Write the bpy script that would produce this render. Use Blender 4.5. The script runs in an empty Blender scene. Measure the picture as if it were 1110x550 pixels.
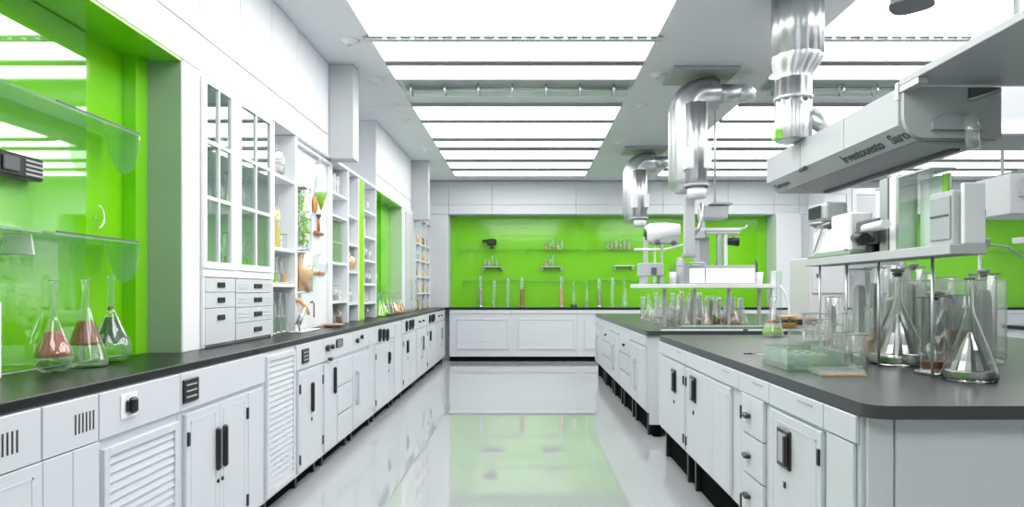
import bpy, bmesh, math, random
from mathutils import Vector, Matrix
random.seed(7)
PI = math.pi
SC = bpy.context.scene
COL = SC.collection

# ------------------------------------------------------------------ camera / view
F = 700.0; VX, VY = 570.0, 315.0; EYE = 1.19
cd = bpy.data.cameras.new('camera'); cam = bpy.data.objects.new('camera', cd); COL.objects.link(cam)
cam.location = (0, 0, EYE); cam.rotation_euler = (PI/2, 0, 0)
cd.sensor_width = 36; cd.lens = 36*F/1110
cd.shift_x = -(VX-555)/1110; cd.shift_y = (VY-275)/1110
cd.clip_start = .05; cd.clip_end = 100
SC.camera = cam
SC.view_settings.view_transform = 'Standard'; SC.view_settings.look = 'None'
SC.view_settings.gamma = 1; SC.view_settings.exposure = 0.22
SC.view_settings.use_curve_mapping = False
cy = SC.cycles
cy.max_bounces = 14; cy.transparent_max_bounces = 48; cy.transmission_bounces = 12
cy.glossy_bounces = 6; cy.diffuse_bounces = 5
cy.sample_clamp_indirect = 6.0
cy.caustics_refractive = False; cy.caustics_reflective = False

def on(px, py, z):
    """a point of the photograph lying on the horizontal plane z"""
    y = (EYE-z)*F/(py-VY)
    return ((px-VX)*y/F, y, z)
def at(px, py, y):
    return ((px-VX)*y/F, y, EYE-(py-VY)*y/F)

# ------------------------------------------------------------------ materials
def mat(name, col, rough=.5, metal=0, spec=.5, coat=0, emit=0, noise=0, nscale=8, ior=1.5, bump=0):
    m = bpy.data.materials.new(name); m.use_nodes = True
    nt = m.node_tree; b = nt.nodes['Principled BSDF']
    b.inputs['Base Color'].default_value = (*col, 1); b.inputs['Roughness'].default_value = rough
    b.inputs['Metallic'].default_value = metal; b.inputs['Specular IOR Level'].default_value = spec
    b.inputs['IOR'].default_value = ior
    b.inputs['Coat Weight'].default_value = coat; b.inputs['Coat Roughness'].default_value = .03
    if emit:
        b.inputs['Emission Color'].default_value = (*col, 1); b.inputs['Emission Strength'].default_value = emit
    if noise or bump:
        tc = nt.nodes.new('ShaderNodeTexCoord'); n = nt.nodes.new('ShaderNodeTexNoise')
        n.inputs['Scale'].default_value = nscale; n.inputs['Detail'].default_value = 4
        nt.links.new(tc.outputs['Object'], n.inputs['Vector'])
        if noise:
            mx = nt.nodes.new('ShaderNodeMix'); mx.data_type = 'RGBA'
            mx.inputs['A'].default_value = (*[c*(1-noise) for c in col], 1)
            mx.inputs['B'].default_value = (*[min(1, c*(1+noise)) for c in col], 1)
            nt.links.new(n.outputs['Fac'], mx.inputs['Factor']); nt.links.new(mx.outputs['Result'], b.inputs['Base Color'])
        if bump:
            bp = nt.nodes.new('ShaderNodeBump'); bp.inputs['Strength'].default_value = bump; bp.inputs['Distance'].default_value = .002
            nt.links.new(n.outputs['Fac'], bp.inputs['Height']); nt.links.new(bp.outputs['Normal'], b.inputs['Normal'])
    return m

def thin_glass(name, tint, f0=.05, f1=.75, power=2.2, gloss=(1, 1, 1), rough=.02, milk=0):
    """clear wall of glass: see-through face on, reflecting at its edges"""
    m = bpy.data.materials.new(name); m.use_nodes = True; nt = m.node_tree; nt.nodes.clear()
    out = nt.nodes.new('ShaderNodeOutputMaterial'); mix = nt.nodes.new('ShaderNodeMixShader')
    tr = nt.nodes.new('ShaderNodeBsdfTransparent'); tr.inputs['Color'].default_value = (*tint, 1)
    gl = nt.nodes.new('ShaderNodeBsdfGlossy'); gl.inputs['Roughness'].default_value = rough; gl.inputs['Color'].default_value = (*gloss, 1)
    lw = nt.nodes.new('ShaderNodeLayerWeight'); lw.inputs['Blend'].default_value = .5
    pw = nt.nodes.new('ShaderNodeMath'); pw.operation = 'POWER'; pw.inputs[1].default_value = power
    df = nt.nodes.new('ShaderNodeBsdfDiffuse'); df.inputs['Color'].default_value = (.9, .92, .91, 1)
    m2 = nt.nodes.new('ShaderNodeMixShader'); m2.inputs[0].default_value = milk
    mr = nt.nodes.new('ShaderNodeMapRange'); mr.inputs['To Min'].default_value = f0; mr.inputs['To Max'].default_value = f1
    L = nt.links.new
    L(lw.outputs['Facing'], pw.inputs[0]); L(pw.outputs[0], mr.inputs['Value']); L(mr.outputs[0], mix.inputs[0])
    L(tr.outputs[0], mix.inputs[1]); L(gl.outputs[0], mix.inputs[2]); L(mix.outputs[0], m2.inputs[1]); L(df.outputs[0], m2.inputs[2]); L(m2.outputs[0], out.inputs[0])
    return m

def thick_glass(name, col, ior=1.45):
    m = bpy.data.materials.new(name); m.use_nodes = True; nt = m.node_tree; nt.nodes.clear()
    out = nt.nodes.new('ShaderNodeOutputMaterial'); g = nt.nodes.new('ShaderNodeBsdfGlass')
    g.inputs['Color'].default_value = (*col, 1); g.inputs['IOR'].default_value = ior; g.inputs['Roughness'].default_value = 0
    nt.links.new(g.outputs[0], out.inputs[0]); return m

def glow(name, col, s):
    m = bpy.data.materials.new(name); m.use_nodes = True; nt = m.node_tree; nt.nodes.clear()
    out = nt.nodes.new('ShaderNodeOutputMaterial'); e = nt.nodes.new('ShaderNodeEmission')
    e.inputs[0].default_value = (*col, 1); e.inputs[1].default_value = s
    nt.links.new(e.outputs[0], out.inputs[0]); return m

M = dict(
    backwall=mat('white_wall_panel_shaded', (.66, .685, .715), .42), cab=mat('white_lacquer', (.59, .612, .645), .38),  # backwall: the white wall panel, darkened in colour for the dimmer back wall
    wall=mat('white_wall_panel', (.80, .82, .85), .42),
    frame=mat('white_frame', (.80, .82, .84), .4),
    ceil=mat('ceiling_panel', (.74, .765, .785), .55, noise=.03, nscale=1.5),
    floor=mat('polished_resin_floor', (.38, .395, .405), .012, ior=3.0, noise=.015, nscale=.8),
    black_top=mat('black_counter', (.010, .012, .012), .3, spec=.3, noise=.1, nscale=30),
    grey_top=mat('grey_counter', (.042, .047, .050), .30, noise=.08, nscale=30),
    black=mat('black_plastic', (.012, .012, .013), .3),
    matteblack=mat('matte_black', (.004, .004, .005), .95, spec=.05),
    dark=mat('dark_gap', (.03, .03, .033), .7),
    grey=mat('grey_paint', (.38, .40, .41), .45),
    midgrey=mat('pale_grey_paint', (.48, .50, .515), .42),
    green=mat('green_glass_panel', (.195, .61, .008), .12, spec=.5, coat=.3),
    green_gloss=mat('green_mirror_glass', (.155, .56, .004), .02, spec=1.0, coat=1, ior=1.9),
    limepanel=mat('lime_panel', (.36, .80, .02), .2), sage=mat('sage_reflected_green', (.29, .38, .28), .3), nearwall=mat('grey_wall', (.60, .62, .64), .6),  # sage: green reflection put into the niche end panel; tray's own colour
    palegreen=mat('pale_green_panel', (.55, .68, .51), .3),
    steel=mat('brushed_steel', (.60, .615, .63), .36, metal=1),
    dullsteel=mat('dull_steel', (.62, .635, .65), .38, metal=.7),
    light=glow('light_panel', (1, 1, 1), 4.9),
    backlit=glow('backlit_sheet', (1, 1, .98), 1.3),
    glass=thin_glass('clear_glass', (.95, .965, .955), .10, .95, 1.6, rough=.08, milk=.15),
    facet=thin_glass('faceted_glass', (.92, .93, .92), .15, .8, 1.2, rough=.15, milk=.88),
    glint_white=mat('white_glint_core', (.86, .87, .86), .12, metal=.35, coat=.8),
    glassclear=thin_glass('plain_clear_glass', (.93, .955, .94), .09, .85, 1.9, rough=.03, milk=.02),
    sheet=thin_glass('glass_sheet', (.90, .96, .92), .06, .6, 3),
    sheetg=thin_glass('green_edge_glass', (.74, .86, .76), .12, .6, 2, milk=.10),
    clear2=thick_glass('solid_clear_glass', (.97, .985, .975)),
    rim=mat('glass_rim', (.25, .30, .28), .15, spec=.9),
    pink=mat('reddish_liquid', (.42, .12, .06), .15),
    brown=mat('brown_liquid', (.24, .065, .012), .15),
    amber=mat('amber_liquid', (.62, .27, .06), .2),
    peach=mat('peach_liquid', (.90, .50, .24), .3),
    greenliq=mat('green_liquid', (.012, .07, .008), .15),
    lime=mat('lime_liquid', (.35, .75, .03), .25),
    leaf=mat('leaf', (.36, .66, .06), .5),
    yellow=mat('yellow_liquid', (.85, .66, .14), .3),
    clearliq=thin_glass('clear_liquid', (.86, .92, .86), .05, .5, 2),
    silver=mat('silver_sediment', (.62, .60, .56), .15, metal=.6),
    paper=mat('paper', (.85, .86, .86), .7),
    book=mat('grey_book', (.50, .52, .55), .6),
    copper=mat('copper', (.45, .17, .06), .3, metal=.6),
    terracotta=mat('terracotta', (.50, .17, .07), .5),
    ink=mat('grey_ink', (.10, .11, .12), .6),
    whiteplastic=mat('white_plastic', (.82, .83, .84), .3),
)

# ------------------------------------------------------------------ mesh builder
class MB:
    def __init__(s): s.bm = bmesh.new()
    def box(s, x0, x1, y0, y1, z0, z1, bev=0, seg=1):
        x0, x1 = sorted((x0, x1)); y0, y1 = sorted((y0, y1)); z0, z1 = sorted((z0, z1))
        v = [s.bm.verts.new(p) for p in ((x0,y0,z0),(x1,y0,z0),(x1,y1,z0),(x0,y1,z0),(x0,y0,z1),(x1,y0,z1),(x1,y1,z1),(x0,y1,z1))]
        fs = [s.bm.faces.new([v[i] for i in f]) for f in ((0,3,2,1),(4,5,6,7),(0,1,5,4),(1,2,6,5),(2,3,7,6),(3,0,4,7))]
        if bev:
            es = list({e for f in fs for e in f.edges})
            bmesh.ops.bevel(s.bm, geom=es, offset=min(bev, .45*min(x1-x0, y1-y0, z1-z0)), segments=seg, profile=.5, affect='EDGES')
        return s
    def lathe(s, prof, c=(0, 0, 0), n=24, axis='z', smooth=True):
        c = Vector(c); rings = []
        def P(r, h, a):
            x, y = r*math.cos(a), r*math.sin(a)
            return c + (Vector((x, y, h)) if axis == 'z' else Vector((h, x, y)) if axis == 'x' else Vector((x, h, y)))
        for r, h in prof:
            rings.append([s.bm.verts.new(P(0, h, 0))] if r <= 1e-6 else [s.bm.verts.new(P(r, h, 2*PI*i/n)) for i in range(n)])
        for a, b in zip(rings, rings[1:]):
            if len(a) == 1 and len(b) == 1: continue
            for i in range(n):
                j = (i+1) % n
                try:
                    if len(a) == 1: f = s.bm.faces.new((a[0], b[j], b[i]))
                    elif len(b) == 1: f = s.bm.faces.new((a[i], a[j], b[0]))
                    else: f = s.bm.faces.new((a[i], a[j], b[j], b[i]))
                    f.smooth = smooth
                except ValueError: pass
        return s
    def tube(s, pts, r, n=10, cap=True):
        pts = [Vector(p) for p in pts]; rings = []
        rs = r if isinstance(r, (list, tuple)) else [r]*len(pts)
        up = None
        for i, p in enumerate(pts):
            d = (pts[min(i+1, len(pts)-1)] - pts[max(i-1, 0)]).normalized()
            if up is None: up = Vector((0, 0, 1)) if abs(d.z) < .9 else Vector((1, 0, 0))
            a = d.cross(up).normalized(); b = a.cross(d).normalized(); up = b
            rings.append([s.bm.verts.new(p + (a*math.cos(2*PI*k/n) + b*math.sin(2*PI*k/n))*rs[i]) for k in range(n)])
        for u, w in zip(rings, rings[1:]):
            for k in range(n):
                f = s.bm.faces.new((u[k], u[(k+1) % n], w[(k+1) % n], w[k])); f.smooth = True
        if cap:
            s.bm.faces.new(rings[0][::-1]); s.bm.faces.new(rings[-1])
        return s
    def prism(s, pts, axis, d0, d1, smooth=False):
        """pts: outline in the two other axes, in x,y,z order"""
        def P(p, d):
            return (d, p[0], p[1]) if axis == 'x' else (p[0], d, p[1]) if axis == 'y' else (p[0], p[1], d)
        a = [s.bm.verts.new(P(p, d0)) for p in pts]; b = [s.bm.verts.new(P(p, d1)) for p in pts]
        n = len(pts)
        s.bm.faces.new(a[::-1]); s.bm.faces.new(b)
        for i in range(n):
            f = s.bm.faces.new((a[i], a[(i+1) % n], b[(i+1) % n], b[i])); f.smooth = smooth
        return s
    def build(s, name, m, parent=None, loc=None):
        bmesh.ops.recalc_face_normals(s.bm, faces=s.bm.faces)
        o0 = Vector(loc) if loc is not None else (worldloc(parent) if parent else Vector((0, 0, 0)))
        bmesh.ops.translate(s.bm, verts=s.bm.verts, vec=-o0)
        me = bpy.data.meshes.new(name); s.bm.to_mesh(me); s.bm.free()
        me.materials.append(M[m] if isinstance(m, str) else m)
        o = bpy.data.objects.new(name, me); COL.objects.link(o)
        if parent: o.parent = parent
        if loc is not None:
            o.location = o0
        return o
def worldloc(o):
    v = Vector((0, 0, 0))
    while o: v += o.location; o = o.parent
    return v
def tag(o, label=None, cat=None, group=None, kind=None):
    if label: o['label'] = label
    if cat: o['category'] = cat
    if group: o['group'] = group
    if kind: o['kind'] = kind
    return o
def thing(name, label, cat, loc, group=None, rz=0):
    o = bpy.data.objects.new(name, None); COL.objects.link(o); o.empty_display_size = .05
    o.location = loc; o.rotation_euler = (0, 0, rz)
    return tag(o, label, cat, group)
def solo(mb, name, m, label, cat, loc=None, group=None):
    return tag(mb.build(name, m, None, loc), label, cat, group)
def struct(mb, name, m): return tag(mb.build(name, m), kind='structure')
ORD = 'first second third fourth fifth sixth seventh eighth ninth tenth eleventh twelfth thirteenth fourteenth fifteenth sixteenth seventeenth eighteenth nineteenth twentieth'.split()
def B(*a, **k): return MB().box(*a, **k)

class Facing:
    """boxes laid out on a vertical cabinet front: u along it, z up, w outwards"""
    def __init__(s, axis, p, sgn): s.axis, s.p, s.sgn = axis, p, sgn
    def box(s, mb, u0, u1, z0, z1, w0, w1, bev=0):
        a, b = s.p+s.sgn*w0, s.p+s.sgn*w1
        if s.axis == 'x': mb.box(a, b, u0, u1, z0, z1, bev)
        else: mb.box(u0, u1, a, b, z0, z1, bev)
        return mb
    def pt(s, u, z, w=0):
        return (s.p+s.sgn*w, u, z) if s.axis == 'x' else (u, s.p+s.sgn*w, z)

# ------------------------------------------------------------------ room shell
CEIL = 3.03; YB = 11.2; XL, XR = -2.0, 9.5; YN = -2.5; GX0, GX1 = -1.296, 4.17
struct(B(XL-.1, XR+.1, YN-.1, YB+.3, -.1, 0), 'floor', 'floor')
struct(B(XL-.1, XR+.1, YN-.1, YB+.3, CEIL+.012, CEIL+.1), 'ceiling', 'ceil')
# ceiling tiles between the light fields, with fine seams
cm = MB()
seamY = [YN] + [1.6, 3.0, 4.05, 5.18, 6.45, 7.4, 8.6, 9.9] + [10.8]
LF = [(-1.13, .95), (2.1, 4.2), (5.3, 7.5)]
strips = [(XL, -1.13), (.95, 2.1), (4.2, 5.3), (7.5, XR)]
for x0, x1 in strips:
    for y0, y1 in zip(seamY, seamY[1:]):
        cm.box(x0+.002, x1-.002, y0+.003, y1-.003, CEIL, CEIL+.012)
struct(cm, 'ceiling_tiles', 'ceil')
struct(B(XL-.1, XL, YN, YB, 0, CEIL), 'wall_left', 'wall')
struct(B(XR, XR+.1, YN, YB, 0, CEIL), 'wall_right', 'wall')
struct(B(XL, XR, YN-.1, YN, 0, CEIL), 'wall_near', 'nearwall')
struct(B(XL, XR, YB+.02, YB+.12, 0, CEIL), 'wall_back', 'wall')

ZT = 2.27                                   # top of the niches and shelving on the left
# left upper wall panels
um = MB()
ys = [YN + .0]
y = 4.07
cols = [4.07 - .45*k for k in range(0, 14)][::-1] + [4.52, 4.97, 5.24]
for a, b in zip(cols, cols[1:]):
    um.box(-1.99, -1.6, a+.004, b-.004, 2.45+.005, CEIL-.002, .002)
    um.box(-1.99, -1.6, a+.004, b-.004, ZT+.03, 2.45-.004, .002)
struct(um, 'trim_1', 'wall')
um = MB()
cols = [7.0+.42*k for k in range(0, 10)][:9] + [YB]
for a, b in zip(cols, cols[1:]):
    um.box(-1.99, -1.62, a+.004, b-.004, 2.45+.005, CEIL-.002, .002)
    um.box(-1.99, -1.62, a+.004, b-.004, ZT+.03, 2.45-.004, .002)
struct(um, 'trim_2', 'wall')
struct(B(-1.99, -1.597, -1.8, YB, ZT, ZT+.028, .002), 'trim_3', 'frame')          # fascia line
# hanging pilaster boxes
struct(B(-1.6, -1.40, 5.24, 5.41, 2.26, CEIL-.002, .004), 'trim_4', 'midgrey')
struct(B(-1.62, -1.38, 9.13, 9.3, 2.19, CEIL-.002, .004), 'trim_5', 'midgrey')
struct(B(-1.99, -1.62, 6.98, 7.0, ZT+.03, CEIL-.002), 'trim_6', 'wall')

# near niche (green)
def niche(n, y0, y1, step, endmat):
    g = MB()
    g.box(-1.99, -1.82, y0, y1-step, .9, ZT-.002)
    g.box(-1.99, -1.758, y1-step, y1, .9, ZT-.002)
    g.box(-1.82, -1.60, y0, y1-step, ZT-.014, ZT-.002)
    g.box(-1.758, -1.60, y1-step, y1, ZT-.014, ZT-.002)
    struct(g, 'trim_%d' % n, 'green')
    struct(B(-1.758, -1.603, y1, y1+.012, .9, ZT-.014), 'trim_%d' % (n+1), endmat)
    struct(B(-1.99, -1.60, y1+.012, y1+.17, .9, ZT-.002, .002), 'trim_%d' % (n+2), 'frame')
niche(7, -1.8, 3.0, .09, 'sage')  # end panel is grey-white, its green a reflection put into the colour
struct(B(-1.82, -1.812, -1.7, 2.66, .905, ZT-.02), 'trim_10', 'green_gloss')
niche(11, 6.93, 8.35, .5, 'palegreen')

# back wall: green glass recesses between white panels
bg = MB(); bg.box(GX0, GX1, YB, YB+.018, .9, 2.47)
for x in (GX0+.09, GX1-.17): bg.box(x, x+.012, YB-.004, YB, .9, 2.46)
bg.box(6.35, XR, YB, YB+.018, .9, 2.47)
struct(bg, 'trim_14', 'green')
bw = MB()
def wp(x0, x1, z0, z1, y0=10.85): bw.box(x0+.002, x1-.002, y0, YB, z0+.002, z1-.002, .003)
for a, b in ((-1.62, -1.296), (-1.296, -.57), (-.57, .84), (.84, 2.3), (2.3, 3.4), (3.4, GX1), (GX1, 4.6), (4.6, 5.4), (5.4, 6.35), (6.35, 7.85), (7.85, 8.7), (8.7, XR)):
    wp(a, b, 2.63, CEIL); 
    if GX0 <= a < GX1-.1 or a >= 6.3: wp(a, b, 2.47, 2.63)
    else:
        for z0, z1 in ((.9, 1.7), (1.7, 2.47), (2.47, 2.63)) if a > 4.5 else ((.9, 2.47), (2.47, 2.63)): wp(a, b, z0, z1)
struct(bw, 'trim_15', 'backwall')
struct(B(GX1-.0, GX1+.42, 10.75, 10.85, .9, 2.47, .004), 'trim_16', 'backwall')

# ------------------------------------------------------------------ ceiling lights
segs = [(-.9, .2), (1.2, 2.3), (2.45, 3.4), (3.48, 4.63), (4.735, 5.13), (5.24, 5.58), (6.41, 6.91), (7.03, 7.73), (7.89, 8.22), (8.42, 8.97), (9.19, 9.64), (9.88, 10.3)]  # first two rows lie out of view, added to brighten surfaces facing the camera
rows = ['central', 'right-hand', 'outermost']
for li, (x0, x1) in enumerate(LF):
    for k, (y0, y1) in enumerate(segs):
        if li == 2 and y1 < 5: continue
        t = thing('ceiling_light_panel', 'glowing white ceiling light panel, %s from the back wall in the %s field' % (ORD[len(segs)-1-k], rows[li]), 'ceiling light', ((x0+x1)/2, (y0+y1)/2, CEIL-.004), 'ceiling light panels')
        MB().box(x0+.004, x1-.004, y0, y1, CEIL-.004, CEIL+.004).build('diffuser', 'light', t)
        fr = MB()
        for a, b in ((y0-.03, y0), (y1, y1+.03)): fr.box(x0, x1, a, b, CEIL-.018, CEIL+.011)
        fr.build('frame', 'grey', t)
for li, (x0, x1) in enumerate(LF[:2]):
    # service rail with clips, and the long tube housing
    t = thing('ceiling_rail', 'thin metal rail with small clips under the %s light field' % rows[li], 'rail', ((x0+x1)/2, 4.68, CEIL-.05), 'ceiling rails')
    MB().box(x0-.04, x1+.04, 4.655, 4.70, CEIL-.03, CEIL-.012, .003).build('track', 'dullsteel', t)
    b = MB()
    for i in range(20): b.box(x0+.1+i*.1, x0+.13+i*.1, 4.64, 4.655, CEIL-.034, CEIL-.016)
    tag(b.build('clip', 'frame', t), kind='stuff')
    t = thing('ceiling_rail', 'long glass tube housing with ribs across the %s light field' % rows[li], 'rail', ((x0+x1)/2, 5.8, CEIL-.1), 'ceiling rails')
    MB().box(x0+.05, x1-.03, 5.60, 5.92, CEIL-.012, CEIL+.004).build('housing', 'midgrey', t)
    MB().tube([(x0+.06, 5.75, CEIL-.06), (x1-.05, 5.75, CEIL-.06)], .05, 16).build('tube', 'sheet', t)
    MB().box(x0+.05, x1-.03, 5.82, 5.88, CEIL-.04, CEIL-.012, .004).build('rail', 'dullsteel', t)
    for i in range(7): MB().lathe([(.052, 0), (.056, .004), (.056, .016), (.052, .02)], (x0+.1+i*.3, 5.75, CEIL-.06), 16, 'x').build('rib', 'steel', t)
sp = MB()
for i, (x, y) in enumerate([(-1.3, 4.75), (-1.32, 5.65), (-1.3, 6.35), (-1.28, 6.95), (-1.3, 8.4), (1.12, 5.5), (1.14, 6.4), (1.15, 8.0), (1.9, 4.6)]):
    t = thing('ceiling_downlight', 'small round ceiling fitting, %s one counted from the %s' % (ORD[i if i < 5 else i-5], 'hanging pilaster beside the left wall' if i < 5 else 'silver ducts'), 'ceiling fitting', (x, y, CEIL-.02), 'round ceiling fittings')
    MB().lathe([(.0, -.03), (.03, -.03), (.045, -.012), (.07, 0), (.075, 0)], (x, y, CEIL), 20).build('housing', 'frame', t)
    MB().lathe([(0, -.036), (.02, -.036), (.024, -.03)], (x, y, CEIL), 16).build('lens', 'sheet', t)

# ------------------------------------------------------------------ cabinets
def handle(kind, fc, u, z, parent, s=1, H=1.0):
    if kind == 'plate':
        b = MB(); fc.box(b, u-.058, u+.058, z-.074, z+.074, .0165, .027, .010)
        fc.box(b, u-.058, u-.030, z-.062, z+.062, .024, .042, .008)
        h = b.build('handle', 'black', parent)
        fc.box(MB(), u-.020, u+.042, z-.055, z+.055, .026, .0285, .001).build('inlay', 'grey', h)
    elif kind == 'bar':
        b = MB(); fc.box(b, u-.014, u+.014, z-.095*H, z+.095*H, .016, .036, .010); h = b.build('handle', 'black', parent)
    elif kind == 'tab':
        b = MB(); fc.box(b, u-.03, u+.03, z-.012, z+.006, .014, .040, .006); fc.box(b, u+.004, u+.03, z-.02, z+.0, .016, .034, .004); h = b.build('handle', 'black', parent)
    elif kind == 'stub':
        b = MB(); fc.box(b, u-.022, u+.022, z-.05, z+.05, .014, .042, .012); fc.box(b, u-.012, u+.012, z-.07, z-.03, .014, .036, .006); h = b.build('handle', 'black', parent)
    elif kind == 'long':
        b = MB(); fc.box(b, u-.008, u+.008, z-.14, z+.14, .030, .042, .004)
        fc.box(b, u-.010, u+.010, z+.10, z+.14, .016, .034, .003); fc.box(b, u-.010, u+.010, z-.14, z-.10, .016, .034, .003); h = b.build('handle', 'dullsteel', parent)
    return h

def door(fc, u0, u1, z0, z1, parent, hk=None, hs=1, hz=None, hinge=None, framed=True, lock=True):
    b = MB(); fc.box(b, u0+.0015, u1-.0015, z0+.0015, z1-.0015, .001, .016, .001)
    w = u1-u0
    if framed and w > .2:
        i = .035
        for a in ((u0+i, u0+i+.006, z0+i, z1-i), (u1-i-.006, u1-i, z0+i, z1-i), (u0+i, u1-i, z0+i, z0+i+.006), (u0+i, u1-i, z1-i-.006, z1-i)):
            fc.box(b, *a, .015, .0172)
    d = b.build('door', 'cab', parent)
    if hk:
        uu = u1-.07 if hs > 0 else u0+.07
        if hk == 'plate': uu = u0+.35*w if hs < 0 else u1-.35*w
        if hk == 'mid': uu, hk = (u0+u1)/2, 'bar'
        if hk == 'plate' and w < .3: uu = (u0+u1)/2
        z = hz if hz else z0+.62*(z1-z0)
        handle(hk, fc, uu, z, d, hs)
        if lock:
            fc.box(MB(), uu-.008, uu+.008, z-.15, z-.125, .016, .022, .003).build('lock', 'black', d)
    if hinge:
        uh = u0+.012 if hinge < 0 else u1-.012
        for zz in (z0+.13*(z1-z0), z1-.17*(z1-z0)):
            fc.box(MB(), uh-.008, uh+.008, zz-.028, zz+.028, .016, .024, .002).build('hinge', 'black', d)
    return d

def louvre(fc, u0, u1, z0, z1, parent, pitch=.030):
    b = MB(); fc.box(b, u0, u1, z0, z1, .001, .006)
    t = .03
    for a in ((u0+.003, u0+t, z0+.003, z1-.003), (u1-t, u1-.003, z0+.003, z1-.003), (u0+t, u1-t, z0+.003, z0+t), (u0+t, u1-t, z1-t, z1-.003)):
        fc.box(b, *a, .001, .017, .001)
    n = max(2, int((z1-z0-2*t)/pitch)); p = (z1-z0-2*t)/n
    for i in range(n):
        za = z0+t+i*p
        if fc.axis == 'x':
            b.prism([(fc.p+fc.sgn*.004, za+.003), (fc.p+fc.sgn*.013, za+.002), (fc.p+fc.sgn*.007, za+p-.001), (fc.p+fc.sgn*.004, za+p-.001)], 'y', u0+t, u1-t)
        else:
            b.prism([(fc.p+fc.sgn*.004, za+.003), (fc.p+fc.sgn*.013, za+.002), (fc.p+fc.sgn*.007, za+p-.001), (fc.p+fc.sgn*.004, za+p-.001)], 'x', u0+t, u1-t)
    return b.build('louvred_panel', 'cab', parent)

def drawer(fc, u0, u1, z0, z1, parent, hk='tab', um=None, lines=False):
    b = MB(); fc.box(b, u0+.0015, u1-.0015, z0+.0015, z1-.0015, .001, .016, .001)
    if lines:
        for zz in (z0+.35*(z1-z0), z0+.6*(z1-z0)):
            fc.box(b, u0+.03, u0+.3*(u1-u0), zz, zz+.004, .015, .019); fc.box(b, u0+.6*(u1-u0), u1-.03, zz, zz+.004, .015, .019)
    d = b.build('drawer', 'cab', parent)
    if hk: handle(hk, fc, um or (u0+u1)/2, (z0+z1)/2, d)
    return d

def carcass(fc, u0, u1, z0, z1, depth, parent, feet=True):
    b = MB(); fc.box(b, u0+.001, u1-.001, z0, z1, -depth, 0, .002); b.build('carcass', 'cab', parent)
    if feet:
        fc.box(MB(), u0, u1, .001, z0, -.10, -.05).build('plinth', 'matteblack', parent)  # recessed plinth added, its black standing in for toe space shade
        for u in (u0+.07,) if u1-u0 < .5 else (u0+.07, u1-.09):
            f = MB(); fc.box(f, u, u+.03, 0.001, z0+.001, -.049, -.022, .003); f.build('foot', 'black', parent)

# ---- left run
LX = -1.362; FL = Facing('x', LX, 1); ZC = .866; ZB = .08; ZF = .713
def left_cab(idx, u0, u1, desc, fn, fascia=True):
    t = thing('base_cabinet', 'base cabinet with %s, left counter' % desc, 'cabinet', (LX-.27, (u0+u1)/2, 0), 'base cabinets under the left counter')
    carcass(FL, u0, u1, ZB, ZC, .42, t)
    if fascia:
        FL.box(MB(), u0+.003, u1-.003, ZF+.002, ZC-.003, .001, .014, .002).build('fascia_panel', 'cab', t)
    fn(t, u0, u1); return t
def slots(t, u, z, n=6):
    b = MB()
    for i in range(n): FL.box(b, u+i*.016, u+i*.016+.005, z-.03, z+.03, .013, .0155)
    b.build('vent_slots', 'dark', t)
def recess(t, u, z, w=.06, h=.05):
    b = MB(); FL.box(b, u-w, u+w, z-h, z+h, .013, .022, .008); r = b.build('recessed_pull', 'black', t)
    b = MB()
    for k in (-.5, 0, .5): FL.box(b, u-w*.7, u+w*.6, z+k*h-.003, z+k*h+.003, .021, .0245)
    b.build('bar', 'grey', r)
def socket(t, u, z):
    b = MB(); FL.box(b, u-.045, u+.045, z-.042, z+.042, .013, .019, .006); s = b.build('socket', 'whiteplastic', t)
    b = MB(); FL.box(b, u-.012, u+.022, z-.028, z+.028, .018, .04, .008); FL.box(b, u-.024, u-.012, z-.02, z+.02, .018, .03, .004); b.build('plug', 'black', s)
def knob(t, u, z, r=.016):
    b = MB(); b.lathe([(0, .03), (r, .028), (r, .014), (r*.6, .012), (r*.6, 0)][::-1], FL.pt(u, z, .008), 14, 'x'); b.build('valve_knob', 'black', t)

def f1(t, a, b): slots(t, b-.14, .79, 4); door(FL, a, b, ZB, ZF, t)
def f2(t, a, b): slots(t, a+.13, .787, 6); door(FL, a, (a+b)/2, ZB, ZF, t); door(FL, (a+b)/2, b, ZB, ZF, t)
def f3(t, a, b):
    socket(t, 2.19, .80); louvre(FL, a+.02, b-.01, ZB+.02, ZF-.03, t)
def f5(t, a, b):
    recess(t, 2.592, .79, .060, .048)
    m = 2.84
    d1 = door(FL, 2.56, m, ZB+.02, ZF-.015, t, None, framed=True, hinge=-1); d2 = door(FL, m, 3.13, ZB+.02, ZF-.015, t, None, hinge=1)
    handle('bar', FL, m-.03, .50, d1); handle('bar', FL, m+.035, .50, d2)
    for o, dd in ((-.02, d1), (.02, d2)): FL.box(MB(), m+o-.006, m+o+.006, .35, .366, .016, .024, .002).build('lock', 'black', dd)
    FL.box(MB(), 3.145, 3.32, ZB+.02, ZF-.02, .001, .012, .002).build('filler_panel', 'cab', t)
def f7(t, a, b): louvre(FL, a+.02, b-.02, ZB+.02, ZC-.02, t)
def f8(t, a, b):
    recess(t, 3.94, .79, .06, .045); door(FL, a+.03, b-.02, ZB+.02, ZF-.01, t, 'mid', 1, .52, hinge=-1)
    for z in (.2, .6): FL.box(MB(), b-.03, b-.012, z-.03, z+.03, .014, .022, .002).build('hinge', 'black', t)
def f9(t, a, b):
    knob(t, 4.36, .80, .024); knob(t, 4.47, .80, .018); recess(t, 4.66, .81, .08, .03); handle('tab', FL, 4.42, .725, t)
    door(FL, a+.02, 4.60, ZB+.02, ZF-.02, t, 'bar', 1, .56, framed=False, lock=False)
    for z in (.10, .30, .50): drawer(FL, 4.62, b-.02, z, z+.19, t, None)
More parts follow.
